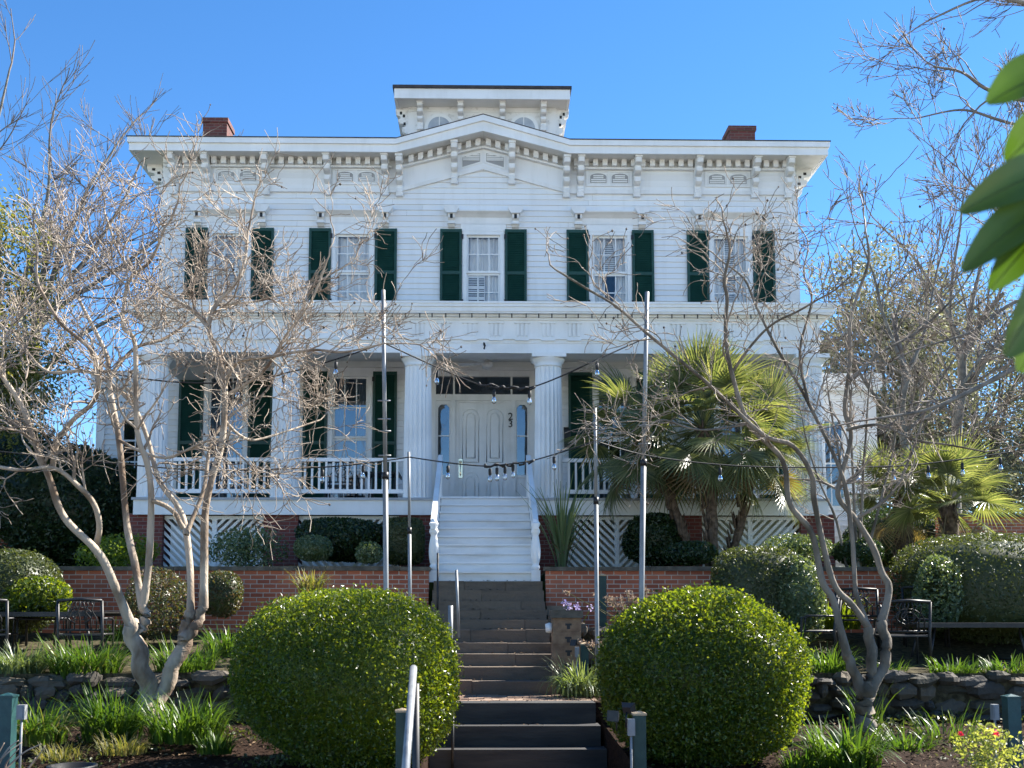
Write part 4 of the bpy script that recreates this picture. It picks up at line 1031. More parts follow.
# ------------------------------------------------------------------ iron furniture
def make_chair(label):
    t = thing('patio_chair', (0, 0, 0), label, 'chair', 'black iron patio chairs')
    w = .30
    mb = MB()
    for x in (-w, w): mb.tube([(x, -.02, 0), (x, 0, .45), (x, -.06, .90)], .021, 8)
    mb.tube([(-w, -.06, .90), (0, -.07, .92), (w, -.06, .90)], .021, 8); mb.tube([(-w, -.01, .50), (w, -.01, .50)], .015, 8); mb.build('back_frame', 'iron', t)
    mb = MB()
    for k in range(-3, 4):
        x = k*.075; mb.tube([(x, -.012, .50), (x*1.0, -.03, .66), (x*.6+.03*(1 if k%2 else -1), -.045, .76), (x*.8, -.055, .84), (x*.6, -.06, .90)], .010, 5)
    for r_ in (.07, .12):
        mb.tube([(r_*math.cos(a)*1.4, -.04, .70+r_*math.sin(a)*.9) for a in np.linspace(0, 2*math.pi, 17)], .009, 5)
    mb.build('back_lattice', 'iron', t)
    mb = MB(); mb.box(-w+.01, w-.01, 0, .46, .425, .445)
    mb.tube([(-w,0,.44),(-w,.47,.44),(w,.47,.44),(w,0,.44)], .016, 6); mb.build('seat', 'iron', t)
    for x in (-w, w):
        mb = MB(); mb.tube([(x, .47, 0), (x, .45, .44), (x, .44, .63), (x, .36, .66), (x, -.01, .655)], .016, 7); mb.build('arm', 'iron', t)
    return t
def make_table(label, L, D):
    t = thing('patio_table', (0, 0, 0), label, 'table', 'black iron patio tables')
    mb = MB(); mb.box(-L/2, L/2, -D/2, D/2, .685, .705)
    for y in (-D/2, D/2-.03): mb.box(-L/2+.001, L/2-.001, y, y+.03, .64, .684)
    mb.build('tabletop', 'iron', t)
    for sx in (-1, 1):
        for sy in (-1, 1):
            mb = MB(); mb.tube([(sx*(L/2-.32), sy*(D/2-.16), .66), (sx*(L/2-.16), sy*(D/2-.1), 0)], .022, 7); mb.build('leg', 'iron', t)
    return t
def place(o, px, Y, z, rz): o.location = (ax(px, 640, Y), Y, z); o.rotation_euler = (0, 0, rz); return o
zg = lambda Y: float(np.interp(Y, [14.5, 16.2, 18.5], [.93, 1.05, 1.45]))+.0
ch = make_chair('black iron patio chair with its back to us at the left table'); place(ch, 80, 15.55, zg(15.55), 0)
for px, Y, rz, lab in ((-16, 15.55, .1, 'black iron patio chair cut off by the left edge of the photo'), (46, 17.1, math.pi, 'black iron patio chair behind the left table facing us'),
                       (908, 15.3, 0, 'black iron patio chair with its back to us beside the right tree'), (858, 17.0, 2.9, 'black iron patio chair behind the right bare tree'),
                       (925, 17.2, math.pi-.3, 'black iron patio chair on the far side of the right table'), (836, 16.0, 1.2, 'black iron patio chair turned sideways beside the right clipped bush')):
    dup(ch, (ax(px, 640, Y), Y, zg(Y)), rz, lab)
tb = make_table('black iron patio table on the left terrace', 2.1, .9); place(tb, 40, 16.3, zg(16.3)-.02, 0)
t2 = dup(tb, (ax(978, 640, 16.1), 16.1, zg(16.1)-.15), 0, 'black iron patio table on the right terrace')

# ------------------------------------------------------------------ clipped bushes and shrubs
bush('clipped_bush', 'big round clipped boxwood bush left of the steps', 'bush', 348, 678, 107, 88, 12.0, 'box', 72000, .040, power=2.5, amp=.11, zmin=.05, thick=.10, bias=.2, fringe=.15, core=.80)
bush('clipped_bush', 'big round clipped boxwood bush right of the steps', 'bush', 701, 677, 95, 85, 12.3, 'box', 60000, .045, power=2.5, amp=.13, zmin=.08, thick=.11, bias=.2, fringe=.16, core=.80)
bush('clipped_bush', 'domed clipped hedge at the left edge on the terrace', 'bush', 8, 592, 52, 43, 17.4, 'hedge', 9000, .06, power=2.3, amp=.05, zmin=1.1)
bush('shrub', 'loose light green shrub in front of the domed hedge at left', 'shrub', 40, 597, 30, 20, 16.9, 'box', 3500, .07, amp=.15, zmin=1.0, thick=.2, core=.6)
bush('shrub', 'bronze leaved shrub behind the forked bare tree', 'shrub', 158, 605, 34, 36, 17.2, 'bronze', 3600, .06, amp=.2, thick=.25, core=0, zmin=1.1)
bush('shrub', 'rounded olive shrub right of the forked bare tree', 'shrub', 222, 594, 20, 23, 17.6, 'bronze', 3000, .05, amp=.1, zmin=1.1)
bush('shrub', 'yellow green shrub on the upper bed behind the forked tree', 'shrub', 118, 553, 42, 20, 19.6, 'lime', 2600, .07, amp=.2, thick=.3, core=0, zmin=2.35)
bush('shrub', 'pale loose shrub in front of the left lattice', 'shrub', 246, 547, 36, 20, 19.8, 'variegated', 2300, .07, amp=.28, thick=.4, core=0, zmin=2.35)
bush('shrub', 'small round speckled shrub on the upper bed beside the left pier', 'shrub', 313, 548, 19, 13, 19.6, 'variegated', 1900, .05, amp=.08, zmin=2.35)
bush('shrub', 'dark evergreen shrub in front of the lattice left of the steps', 'shrub', 345, 540, 46, 22, 20.6, 'dkleaf', 6000, .08, amp=.1, zmin=2.3)
bush('clipped_bush', 'box shaped clipped hedge just left of the white porch steps', 'bush', 404, 541, 20, 23, 20.2, 'hedge', 5000, .05, power=5, amp=.04, zmin=2.3)
bush('shrub', 'small pale shrub at the wall top behind the left tall pole', 'shrub', 369, 553, 14, 11, 19.2, 'variegated', 1300, .055, amp=.15, zmin=2.35, thick=.2, core=.5)
bush('shrub', 'dark evergreen shrub under the big palm beside the right lattice', 'shrub', 655, 540, 30, 26, 21.0, 'dkleaf', 4500, .08, amp=.12, zmin=2.3)
bush('shrub', 'dark low shrub at the foot of the big palm', 'shrub', 690, 553, 26, 12, 19.6, 'dkleaf', 2200, .07, amp=.12, zmin=2.3)
bush('clipped_bush', 'square topped olive hedge right of the big palm', 'bush', 757, 595, 43, 48, 17.2, 'hedge', 9000, .055, power=4, amp=.05, zmin=1.1)
bush('shrub', 'pale glossy shrub joined to the square topped olive hedge', 'shrub', 797, 600, 28, 42, 16.8, 'variegated', 4200, .065, amp=.12, zmin=1.1, core=.75)
bush('clipped_bush', 'long shadowed rounded hedge at the right edge of the terrace', 'bush', 985, 588, 86, 54, 17.6, 'hedge', 17000, .055, power=3.2, amp=.05, zmin=1.1)
bush('shrub', 'pale glossy shrub in front of the long rounded hedge', 'shrub', 938, 592, 25, 38, 16.6, 'variegated', 2600, .065, amp=.15, zmin=1.1, thick=.15, core=0)
bush('clipped_bush', 'small clipped bush at the right edge above the table', 'bush', 1024, 612, 16, 25, 16.9, 'hedge', 2600, .05, amp=.06, zmin=1.1)
bush('shrub', 'small dark shrub on the upper bed right of the bare tree', 'shrub', 858, 552, 24, 14, 19.6, 'dkleaf', 2200, .06, amp=.12, zmin=2.3)
bush('shrub', 'sprawling green shrub along the wall top right of the palm', 'shrub', 800, 548, 36, 15, 19.8, 'variegated', 2400, .06, amp=.15, zmin=2.3, thick=.25, core=.4)
bush('evergreen_shrub', 'broad dark evergreen shrub at the far left beside the house', 'shrub', 70, 515, 80, 58, 25.0, 'dkleaf', 14000, .12, amp=.12, zmin=2.3)
bush('evergreen_shrub', 'dark evergreen shrub at the left edge in front of the brick wall', 'shrub', -22, 500, 60, 75, 27.0, 'dkleaf', 9000, .13, amp=.15, zmin=2.3)
bush('evergreen_shrub', 'dark evergreen shrub far right behind the small fan palm', 'shrub', 905, 545, 60, 36, 26.0, 'dkleaf', 6000, .12, amp=.12, zmin=2.3)
b_ = bush('flowering_shrub', 'yellow green shrub with red flowers in the bottom right corner', 'shrub', 988, 752, 30, 31, 9.6, 'paleleaf', 800, .05, amp=.25, thick=.35, core=0, zmin=.0, bias=.3)
rng = np.random.default_rng(5)
for (px, py) in ((961, 733), (996, 734)):
    c = at(px, py, 9.35); P = c+rng.normal(size=(18, 3))*.011; mb = MB(); mb.quads(leaf_quads(P, unit(P-c), .028, .024, .7, rng=rng)); o = mb.build('blossom', 'red', b_); 
def flower_plant(label, px, py, Y, w, h, n, m, st='lime'):
    rng = np.random.default_rng(int(px+py)); s = FPX/Y; c = at(px, py, Y); t = thing('flowering_plant', tuple(c), label, 'plant')
    ms = MB(); mf = MB()
    for k in range(n):
        tip = c+np.array([rng.normal()*w/s*.35, rng.normal()*.08, h/s*rng.uniform(.55, 1.1)])
        ms.tube([c+[rng.normal()*.03,rng.normal()*.03,0], c+(tip-c)*.5+[rng.normal()*.02,0,0], tip], .005, 4)
        P = tip+rng.normal(size=(16, 3))*.028; mf.quads(leaf_quads(P, unit(P-tip), .045, .035, .5, rng=rng))
    ms.build('stems', st, t); mf.build('blossoms', m, t); return t
flower_plant('clump of lilac flowers behind the block pillar', 579, 628, 17.2, 24, 22, 9, 'lilac')
flower_plant('dry tan seed heads beside the slim green post', 630, 628, 16.8, 38, 34, 24, 'dryflower', 'dry')
flower_plant('dry tan tuft beside the short pole at the right bush', 598, 660, 15.5, 18, 18, 8, 'dryflower', 'dry')

# ------------------------------------------------------------------ strap leaved plants
G = 'strap leaved clumps in the garden beds'
for px, py, w, h, Y, n, m, lab, kw in (
    (36, 742, 62, 46, 12.6, 170, 'grass', 'green strap leaf clump beside the left teal post', dict(dry=.25)),
    (112, 738, 62, 54, 13.2, 170, 'grass', 'dark green upright clump left of the forked trunk', {}),
    (185, 740, 76, 50, 13.0, 200, 'grass', 'dark green spreading clump right of the forked trunk', {}),
    (122, 752, 50, 22, 12.4, 110, 'dry', 'low yellowish tuft in front of the forked trunk', dict(wd=.012)),
    (60, 757, 56, 18, 12.2, 80, 'dry', 'low dry tuft in the bottom left corner', dict(wd=.012)),
    (215, 752, 36, 24, 12.6, 60, 'grass', 'small dark tuft under the left bush', {}),
    (18, 676, 50, 34, 14.9, 190, 'pale_grass', 'pale green clump on the left stone wall under the table', {}),
    (86, 676, 72, 42, 14.9, 260, 'grass', 'bright green clump on the left stone wall under the chair', dict(dry=.08)),
    (185, 674, 60, 36, 15.0, 180, 'grass', 'bright green clump on the stone wall between forked trunk and bush', {}),
    (226, 655, 42, 30, 16.6, 120, 'grass', 'green clump higher on the terrace behind the left bush', {}),
    (120, 640, 40, 22, 16.8, 80, 'grass', 'small green clump under the bronze shrub', {}),
    (580, 694, 42, 40, 15.2, 170, 'pale_grass', 'pale striped clump at the foot of the block pillar', dict(arch=1.2)),
    (845, 768, 74, 52, 12.0, 180, 'grass', 'large green clump in front of the right bare tree', dict(wd=.03)),
    (905, 757, 50, 34, 12.9, 120, 'grass', 'dark green clump right of the right bare trunk', {}),
    (800, 768, 40, 24, 11.8, 60, 'grass', 'small green tuft beside the right bush', {}),
    (868, 728, 30, 44, 13.9, 22, 'grass', 'few tall leaves in front of the right stone wall', dict(arch=.35)),
    (948, 745, 60, 40, 13.4, 40, 'grass', 'sparse tall leaves before the right stone wall', dict(arch=.5)),
    (828, 676, 46, 34, 15.0, 130, 'grass', 'green clump on the right stone wall beside the bush', {}),
    (890, 676, 34, 20, 14.9, 70, 'grass', 'short green tuft under the right back-turned chair', {}),
    (955, 676, 54, 22, 14.9, 110, 'grass', 'short green tuft under the right table', {}),
    (1005, 676, 46, 24, 14.9, 90, 'grass', 'short green tuft at the right edge under the table', dict(dry=.1)),
    (840, 628, 44, 36, 17.6, 120, 'lime', 'bright lime clump against the right brick wall', dict(wd=.03)),
    (310, 592, 26, 28, 16.4, 60, 'dry', 'dry straw coloured tuft rising behind the left bush', {}),
    (775, 655, 60, 30, 15.6, 110, 'grass', 'green clump between right bush and the iron furniture', {}),
): clump('strap_leaf_plant', lab, px, py, w, h, Y, n, m, group=G, **kw)
# short turf along the top of the brick walls, and leaf litter on the mulch
mb = MB(); rng = np.random.default_rng(3); n = 5200
X = np.concatenate([rng.uniform(-9, -.95, n), rng.uniform(1.1, 9, n)]); Yy = 18.7+2.4*rng.random(2*n)**1.5
a = rng.uniform(0, 6.28, 2*n); blades_mesh(mb, np.stack([X, Yy, np.full(2*n, 2.39)], 1), np.stack([np.cos(a), np.sin(a)], 1), rng.uniform(.05, .16, 2*n), .012, .8, 2, rng=rng)
tag(mb.build('turf', 'grass', origin=(0, 18.7, 2.4)), 'short green turf on the bed above the brick walls', 'grass', kind='stuff')
mb = MB(); n = 11000; X = rng.uniform(-9, 10, n); Yy = rng.uniform(8.5, 14.4, n); k = (X < -.8) | (X > 1.7); X, Yy = X[k], Yy[k]
P = np.stack([X, Yy, zb(X, Yy)+.035], 1); mb.quads(leaf_quads(P, np.tile([0,0,1.], (len(P), 1)), .06, .03, .75, rng=rng))
M['litter'] = leafmat('leaf_litter', [(.07, .042, .025), (.14, .09, .05), (.035, .02, .014), (.22, .15, .09)], transl=0, rough=.9, spec=.2)
tag(mb.build('leaf_litter', 'litter', origin=(0, 12, 0)), 'dry brown leaf litter scattered over the mulch beds', 'leaves', kind='stuff')

mb = MB(); rng = np.random.default_rng(8); n = 150
k = rng.integers(0, 13, n); lv = [(15.6+.3*i, az(500, noses[i+1][0], noses[i+1][1])) for i in range(10)] + [(14.0, .63), (13.7, .375), (13.4, .115)]
P = np.array([(rng.uniform(-.75, .95), lv[i][0]+rng.uniform(.05, .28), lv[i][1]+.012) for i in k]); mb.quads(leaf_quads(P, np.tile([0,0,1.], (n, 1)), .06, .035, .85, rng=rng))
tag(mb.build('fallen_leaves', 'litter', origin=(0, 15, 0)), 'few dry fallen leaves on the treads of the dark garden steps', 'leaves', kind='stuff')

for x, y, rz, lab in ((-2.95, 23.3, 0, 'dark iron chair on the porch behind the railing left of the door'), (-5.3, 23.4, .2, 'dark iron chair on the far left of the porch behind the railing')):
    dup(ch, (x, y, FZ), rz, lab, 'dark iron chairs on the porch')
dup(tb, (-2.1, 23.6, FZ), 1.57, 'dark iron table on the porch left of the front door', 'dark iron chairs on the porch').scale = (.45, .8, 1)
rng = np.random.default_rng(19); c = at(14, 775, 9.5); t = thing('dry_branch', tuple(c), 'dry pale broken branch lying in the bottom left corner', 'branch')
mb = MB()
for k in range(7):
    a = c+np.array([rng.uniform(-.25, .1), rng.uniform(-.1, .1), 0]); b = a+np.array([rng.uniform(.05, .35), rng.uniform(-.1, .1), rng.uniform(.12, .42)])
    mb.tube(smooth_path([a, (a+b)/2+rng.normal(size=3)*.04, b], 5), np.linspace(.011, .004, 11), 5)
mb.build('sticks', 'twig', t)
c = at(72, 772, 10.2); t = thing('plant_tub', tuple(c-[0, 0, .1]), 'black plastic plant tub showing its rim at the bottom left edge', 'tub')
mb = MB(); mb.lathe([(.17, c[2]-.12), (.20, c[2]+.03), (.215, c[2]+.03), (.215, c[2]+.06), (.19, c[2]+.06), (.185, c[2]-.0)], c[0], c[1], 24); mb.build('rim', 'black', t)

# low mixed ground cover in drifts over the mulch
rng = np.random.default_rng(27); mb = MB(); Ps = []
for k in range(46):
    x = rng.uniform(-7.5, -1.0) if k % 2 else rng.uniform(1.9, 8.5); y = rng.uniform(11.2, 14.3); m_ = int(rng.integers(30, 110))
    q = np.stack([x+rng.normal(size=m_)*.22, y+rng.normal(size=m_)*.12, rng.uniform(.02, .11, m_)], 1); q = q[(q[:, 0] < -.75) | (q[:, 0] > 1.65)]; q[:, 2] += zb(q[:, 0], q[:, 1]); Ps.append(q)
P = np.concatenate(Ps); mb.quads(leaf_quads(P, unit(rng.normal(size=P.shape)*.5+[0,0,1]), .06, .035, .6, rng=rng))
tag(mb.build('ground_cover', 'hedge', origin=(0, 12, 0)), 'low leafy ground cover growing in drifts over the mulch', 'plants', kind='stuff')
# ------------------------------------------------------------------ trees
class Tubes:
    """many tapered branches in one mesh"""
    def __init__(s): s.V = []; s.F = []; s.n = 0
    def add(s, pts, rad, n):
        pts = np.asarray(pts, float); k = len(pts); rad = np.asarray(rad, float)
        t = np.gradient(pts, axis=0); t = unit(t); ref = np.array([.31, .17, .93]); a = unit(np.cross(t, ref)); b = np.cross(t, a)
        th = np.arange(n)*2*math.pi/n
        s.V.append((pts[:, None]+rad[:, None, None]*(a[:, None]*np.cos(th)[None, :, None]+b[:, None]*np.sin(th)[None, :, None])).reshape(-1, 3))
        I = np.arange(k-1)[:, None]*n+s.n; J = np.arange(n)[None]; K = (J+1) % n
        s.F.append(np.stack([I+J, I+K, I+n+K, I+n+J], -1).reshape(-1, 4)); s.n += k*n
    def build(s, name, m, parent):
        mb = MB(); mb.v = s.V; mb.f = np.concatenate(s.F).tolist(); mb.m = [0]*len(mb.f); mb.s = [True]*len(mb.f); mb.n = s.n
        return mb.build(name, m, parent)
def grow(tb, p, d, L, r, lvl, P, rng, tips):
    seg = P['seg'][min(lvl, len(P['seg'])-1)]; n = max(3, int(L/seg)+1); pts = [p]; dirs = [d]
    for i in range(n):
        d = d + rng.normal(size=3)*P['wig'] + np.array([0, 0, P['up']]); d = d/np.linalg.norm(d)
        p = p + d*L/n; pts.append(p); dirs.append(d)
    rad = np.linspace(r, max(r*P['taper'], P['rmin']), n+1)
    tb.add(pts, rad, 6 if r > .02 else (4 if r > .007 else 3))
    if lvl >= P['levels']: tips.append(p); return
    nb = rng.poisson(P['nb'][min(lvl, len(P['nb'])-1)]*min(L/P['Lref'][min(lvl, len(P['Lref'])-1)], 1.6))+1
    for _ in range(nb):
        t = rng.uniform(P['t0'], 1.0); i = min(int(t*n), n-1)
        a = unit(np.cross(dirs[i], rng.normal(size=3))); ang = rng.uniform(*P['ang'])
        nd = dirs[i]*math.cos(ang)+a*math.sin(ang)
        rr = rad[i]*rng.uniform(.45, .7)
        grow(tb, pts[i], nd, L*rng.uniform(*P['lr']), max(rr, P['rmin']), lvl+1, P, rng, tips)
def tree(name, label, base, limbs, P, seed, mats=('bark', 'twig'), pods=0, cat='tree', leaves=None, crown='crown'):
    """limbs: list of (points, r0, r1, bare fraction)"""
    rng = np.random.default_rng(seed); t = thing(name, tuple(base), label, cat)
    tk = Tubes(); cr = Tubes(); tips = []
    for pts, r0, r1, t0 in limbs:
        if name == 'bare_tree' and Y < 20: r0, r1 = r0*.84, r1*.84
        S = smooth_path(pts, 6); k = len(S); u = np.linspace(0, 1, k)
        S = S + np.stack([np.sin(u*19+seed)*.012, np.cos(u*15+seed)*.012, 0*u], 1)*(r0/.06)
        rad = r0+(r1-r0)*u**.8; arc = np.concatenate([[0], np.cumsum(np.linalg.norm(np.diff(S, axis=0), axis=1))]); rad = rad*(1+.035*np.sin(arc*6.5+seed)+.03*np.sin(arc*15))
        tk.add(S, rad, 10 if r0 > .04 else 7)
        Ltot = np.linalg.norm(np.diff(S, axis=0), axis=1).sum()
        for _ in range(int(P['per_m']*Ltot*(1-t0))):
            i = int(rng.uniform(t0, 1)*(k-1)); d = unit(S[min(i+1, k-1)]-S[max(i-1, 0)])
            a = unit(np.cross(d, rng.normal(size=3))); ang = rng.uniform(.4, 1.25)
            nd = unit(d*math.cos(ang)+a*math.sin(ang)+np.array([0, 0, .15]))
            grow(cr, S[i], nd, P['L']*rng.uniform(.5, 1.15), min(rad[i]*.55, P['r']), 0, P, rng, tips)
        if t0 < 1: grow(cr, S[-1], unit(S[-1]-S[-2]), P['L']*.9, r1, 0, P, rng, tips)
    tk.build('trunk', mats[0], t); o = cr.build(crown, mats[1], t)
    if pods and tips:
        T = np.array(tips); T = T[rng.random(len(T)) < pods]; mb = MB(); q = .016
        off = np.array([[q,0,0],[0,q,0],[-q,0,0],[0,-q,0],[0,0,q*1.3],[0,0,-q*1.3]])
        V = (T[:, None]+off[None]*rng.uniform(.6, 1.1, (len(T), 1, 1))).reshape(-1, 3)
        F = [(6*i+a, 6*i+b, 6*i+c) for i in range(len(T)) for a, b, c in ((0,1,4),(1,2,4),(2,3,4),(3,0,4),(1,0,5),(2,1,5),(3,2,5),(0,3,5))]
        mb.v = list(cr.V) + [V]; nv = cr.n; mb.f = np.concatenate(cr.F).tolist()+[[i+nv for i in f] for f in F]; mb.m = [0]*(len(mb.f)-len(F))+[1]*len(F); mb.s = [True]*(len(mb.f)-len(F))+[False]*len(F)
        bpy.data.objects.remove(o); mb.build(crown, [mats[1], 'pod'], t)
    if leaves:
        m, per, size, spread = leaves
        T = np.array(tips); T = np.repeat(T, per, 0); Pp = T+rng.normal(size=T.shape)*spread
        mb = MB(); mb.quads(leaf_quads(Pp, unit(rng.normal(size=Pp.shape)+[0,0,.5]), size, size*.5, .4, rng=rng)); mb.build('foliage', m, t)
    return t
def L(pts, Y0, Y1): 
    n = len(pts); return [at(x, y, Y0+(Y1-Y0)*i/(n-1)) for i, (x, y) in enumerate(pts)]
CM = dict(seg=(.10, .09, .08, .07), wig=.24, up=.03, taper=.45, rmin=.0046, levels=2, nb=(5.2, 4.2), Lref=(.9, .5), t0=.2, ang=(.35, 1.2), lr=(.42, .75), per_m=3.9, L=1.0, r=.018)
Y = 13.6
base = at(152, 712, Y)
limbs = [
 (L([(150,718),(147,690),(142,665),(134,640),(130,622)], Y, Y-.1), .15, .105, 1),
 (L([(153,718),(163,690),(176,662),(186,636),(190,612)], Y, Y+.15), .125, .10, 1),
 (L([(140,632),(146,618),(142,604)], Y, Y), .09, .06, 1), (L([(182,640),(196,626),(203,606)], Y, Y+.1), .085, .07, 1),
 (L([(130,625),(122,600),(112,580),(95,550),(66,518),(50,480),(38,455),(22,405),(-2,370),(-30,330)], Y-.1, Y-1.4), .075, .024, .35),
 (L([(95,550),(100,528),(92,502),(78,485),(52,468),(20,470),(-30,462)], Y-.3, Y-1.6), .05, .02, .3),
 (L([(52,470),(58,443),(72,420),(92,404),(98,388),(92,352),(60,322),(40,290)], Y-.8, Y-1.8), .042, .02, .3),
 (L([(142,606),(136,565),(126,520),(118,440),(112,395),(108,362),(98,338),(80,300),(70,272),(74,248)], Y, Y+.9), .062, .018, .35),
 (L([(110,378),(132,350),(165,338),(195,318)], Y+.3, Y+1.0), .034, .018, .1),
 (L([(143,604),(150,560),(151,500),(146,462),(138,430),(135,345),(122,325),(130,280),(150,262),(164,228)], Y, Y-.6), .058, .018, .35),
 (L([(152,500),(172,510),(183,528)], Y-.2, Y), .03, .04, 1),
 (L([(190,612),(191,570),(186,532),(178,508),(160,480),(148,440),(128,400),(90,372),(48,372),(20,345)], Y+.1, Y+1.3), .058, .02, .4),
 (L([(186,535),(197,508),(206,478),(212,440),(232,415),(262,395)], Y+.1, Y+.9), .04, .018, .4),
 (L([(203,608),(205,560),(206,510),(211,478),(222,440),(226,390),(220,362),(208,328),(216,305),(236,284),(244,262),(247,232)], Y+.1, Y+.3), .066, .02, .42),
 (L([(209,328),(194,312),(160,290),(125,262),(105,215)], Y+.2, Y+1.2), .034, .016, .1),
 (L([(224,388),(238,362),(275,356),(312,350),(345,352),(378,345)], Y+.2, Y-.8), .034, .014, .05),
 (L([(224,420),(250,440),(290,430),(320,420)], Y+.2, Y+1.5), .026, .012, .1),
 (L([(226,396),(262,372),(290,330),(314,296),(326,262)], Y+.3, Y-.2), .03, .013, .1),
 (L([(216,305),(262,300),(310,285),(352,262)], Y+.3, Y+1.2), .024, .012, .05),
 (L([(118,440),(165,458),(215,440),(255,470)], Y+.2, Y-.8), .026, .012, .1),
]
tree('bare_tree', 'pale forked bare tree with knobbly limbs in front of the left half of the house', base, limbs, CM, 21, pods=.10)
Y = 13.6
base = at(866, 722, Y)
limbs = [
 (L([(866,728),(864,705),(866,688)], Y, Y), .14, .13, 1),
 (L([(864,695),(852,668),(846,650)], Y, Y-.1), .085, .07, 1), (L([(867,692),(872,660),(868,628)], Y, Y), .085, .075, 1), (L([(868,695),(884,665),(886,640),(880,622)], Y, Y+.1), .085, .07, 1),
 (L([(846,655),(840,628),(834,600),(822,580),(811,533),(790,504),(783,460),(749,424),(731,373),(726,336),(728,300),(724,280),(728,258)], Y-.1, Y-.5), .062, .02, .45),
 (L([(868,628),(852,605),(833,580),(815,504),(811,475),(793,446),(764,435),(720,395),(695,373),(647,333),(618,307),(585,288),(555,270)], Y, Y-1.0), .055, .013, .5),
 (L([(880,622),(887,600),(889,585),(882,572),(873,548),(855,519),(840,500),(840,482),(851,438),(844,409),(850,360),(851,322),(860,290),(868,262),(866,238)], Y+.1, Y+.6), .062, .018, .4),
 (L([(868,628),(858,600),(855,580),(851,526),(842,474),(808,402),(778,351),(757,307),(745,280),(722,262)], Y, Y+.7), .045, .014, .4),
 (L([(846,430),(880,425),(915,440),(950,445),(985,452)], Y+.3, Y-.6), .026, .012, .05),
 (L([(850,380),(885,350),(920,330),(960,290),(985,250)], Y+.4, Y+1.1), .026, .012, .05),
 (L([(808,402),(800,350),(812,300),(804,275),(808,250)], Y+.3, Y+1.2), .026, .012, .1),
 (L([(731,373),(765,330),(800,310),(835,290)], Y-.3, Y-1.2), .022, .012, .1),
 (L([(749,424),(700,430),(660,420),(640,440)], Y-.3, Y-1.1), .02, .010, .2),
 (L([(855,519),(885,500),(905,470),(930,400),(960,350)], Y+.3, Y+.2), .028, .013, .2),
]
CR = dict(CM); CR['per_m'] = 3.0; CR['nb'] = (4.0, 3.0); CR['L'] = .9
tree('bare_tree', 'bare crooked tree with several trunks in front of the right half of the house', base, limbs, CR, 33, pods=.16, mats=('bark2', 'twig2'))

# tall bare tree behind the far left
Y = 33; b = at(18, 560, Y); b[2] = 2.3
TB = dict(seg=(.3, .25, .2), wig=.09, up=.07, taper=.45, rmin=.008, levels=2, nb=(4, 3), Lref=(2.2, 1.3), t0=.15, ang=(.25, .7), lr=(.45, .7), per_m=1.5, L=2.4, r=.03)
limbs = [([b, at(20,480,Y), at(26,400,Y), at(38,320,Y)], .25, .14, .6),
 (L([(38,330),(70,280),(110,225),(135,175)], Y, Y+1.5), .10, .03, .1), (L([(30,360),(22,290),(45,215),(50,140)], Y, Y-1), .10, .03, .1),
 (L([(38,320),(85,290),(150,245),(185,215)], Y, Y), .09, .03, .1), (L([(24,400),(-30,330),(-25,220),(10,70)], Y, Y+1), .11, .03, .2), (L([(40,315),(62,250),(88,190),(120,140)], Y, Y+2), .09, .03, .1), (L([(26,390),(75,340),(120,315),(160,300)], Y, Y-2), .09, .03, .2)]
tree('bare_tree', 'tall thin grey bare tree rising against the sky behind the far left corner', b, limbs, TB, 5, mats=('barkgray', 'twiggray'))
# yellow green tree at the left edge
def leafy(name, label, cx, cy, rx, ry, Y, m, seed, n_l, leafsz, trunkpx, clusters=60, per=200, mats=('barkgray', 'twiggray'), zmin=None, spread=.34, z0=2.3, limb_r=.12):
    rng = np.random.default_rng(seed); s = FPX/Y; c = at(cx, cy, Y); a, h = rx/s, ry/s
    b = at(trunkpx, 560, Y); b[2] = z0; t = thing(name, tuple(b), label, 'tree')
    tk = Tubes(); tips = []; fork = b*.3 + (c-[0,0,h*.2])*.7
    tk.add(smooth_path([b, (b+fork)/2+[.1,0,0], fork], 6), np.linspace(limb_r*1.6, limb_r, 13), 9)
    cen = []
    while len(cen) < clusters:
        q = rng.uniform(-1, 1, 3)
        if (q**2).sum() < 1 and (q**2).sum() > .12: cen.append(c+q*[a, a*.8, h])
    for q in cen[::2]:
        mid = fork+(q-fork)*.5+rng.normal(size=3)*.5*np.array([1,1,.6])
        P_ = smooth_path([fork, mid, q], 5); tk.add(P_, np.linspace(limb_r*.4, .012, len(P_)), 5)
    tk.build('trunk', mats[0], t)
    Q = []; 
    for q in cen:
        k = int(per*rng.uniform(.4, 1.5)); sp = spread*a*rng.uniform(.5, 1.1)*np.array([1, 1, .6]); Q.append(q+rng.normal(size=(k, 3))*sp)
    Q = np.concatenate(Q)
    if zmin: Q = Q[Q[:, 2] > zmin]
    mb = MB(); mb.quads(leaf_quads(Q, unit(rng.normal(size=Q.shape)*.6+[0,0,1]), leafsz, leafsz*.5, .5, rng=rng)); mb.build('foliage', m, t); return t
leafy('evergreen_tree', 'yellowish green leafy tree cut off by the left edge of the photo', -28, 325, 78, 145, 22, 'yellowgreen', 8, 0, .10, -40, 60, 420)
leafy('evergreen_tree', 'dark evergreen tree standing beside the left wing of the house', 18, 500, 48, 66, 29, 'dkleaf', 9, 0, .15, 40, 44, 260)
leafy('evergreen_tree', 'tall dark evergreen at the left edge behind the garden wall', -15, 455, 60, 85, 35, 'dkleaf', 10, 0, .17, -20, 40, 240)
leafy('live_oak', 'olive grey live oak with a loose crown right of the house', 890, 375, 80, 140, 32, 'oak', 11, 0, .14, 915, 100, 270, spread=.26, limb_r=.2)
leafy('live_oak', 'big olive grey live oak at the right edge behind the palms', 985, 420, 95, 150, 34, 'oak', 12, 0, .14, 985, 110, 270, spread=.26, limb_r=.22)
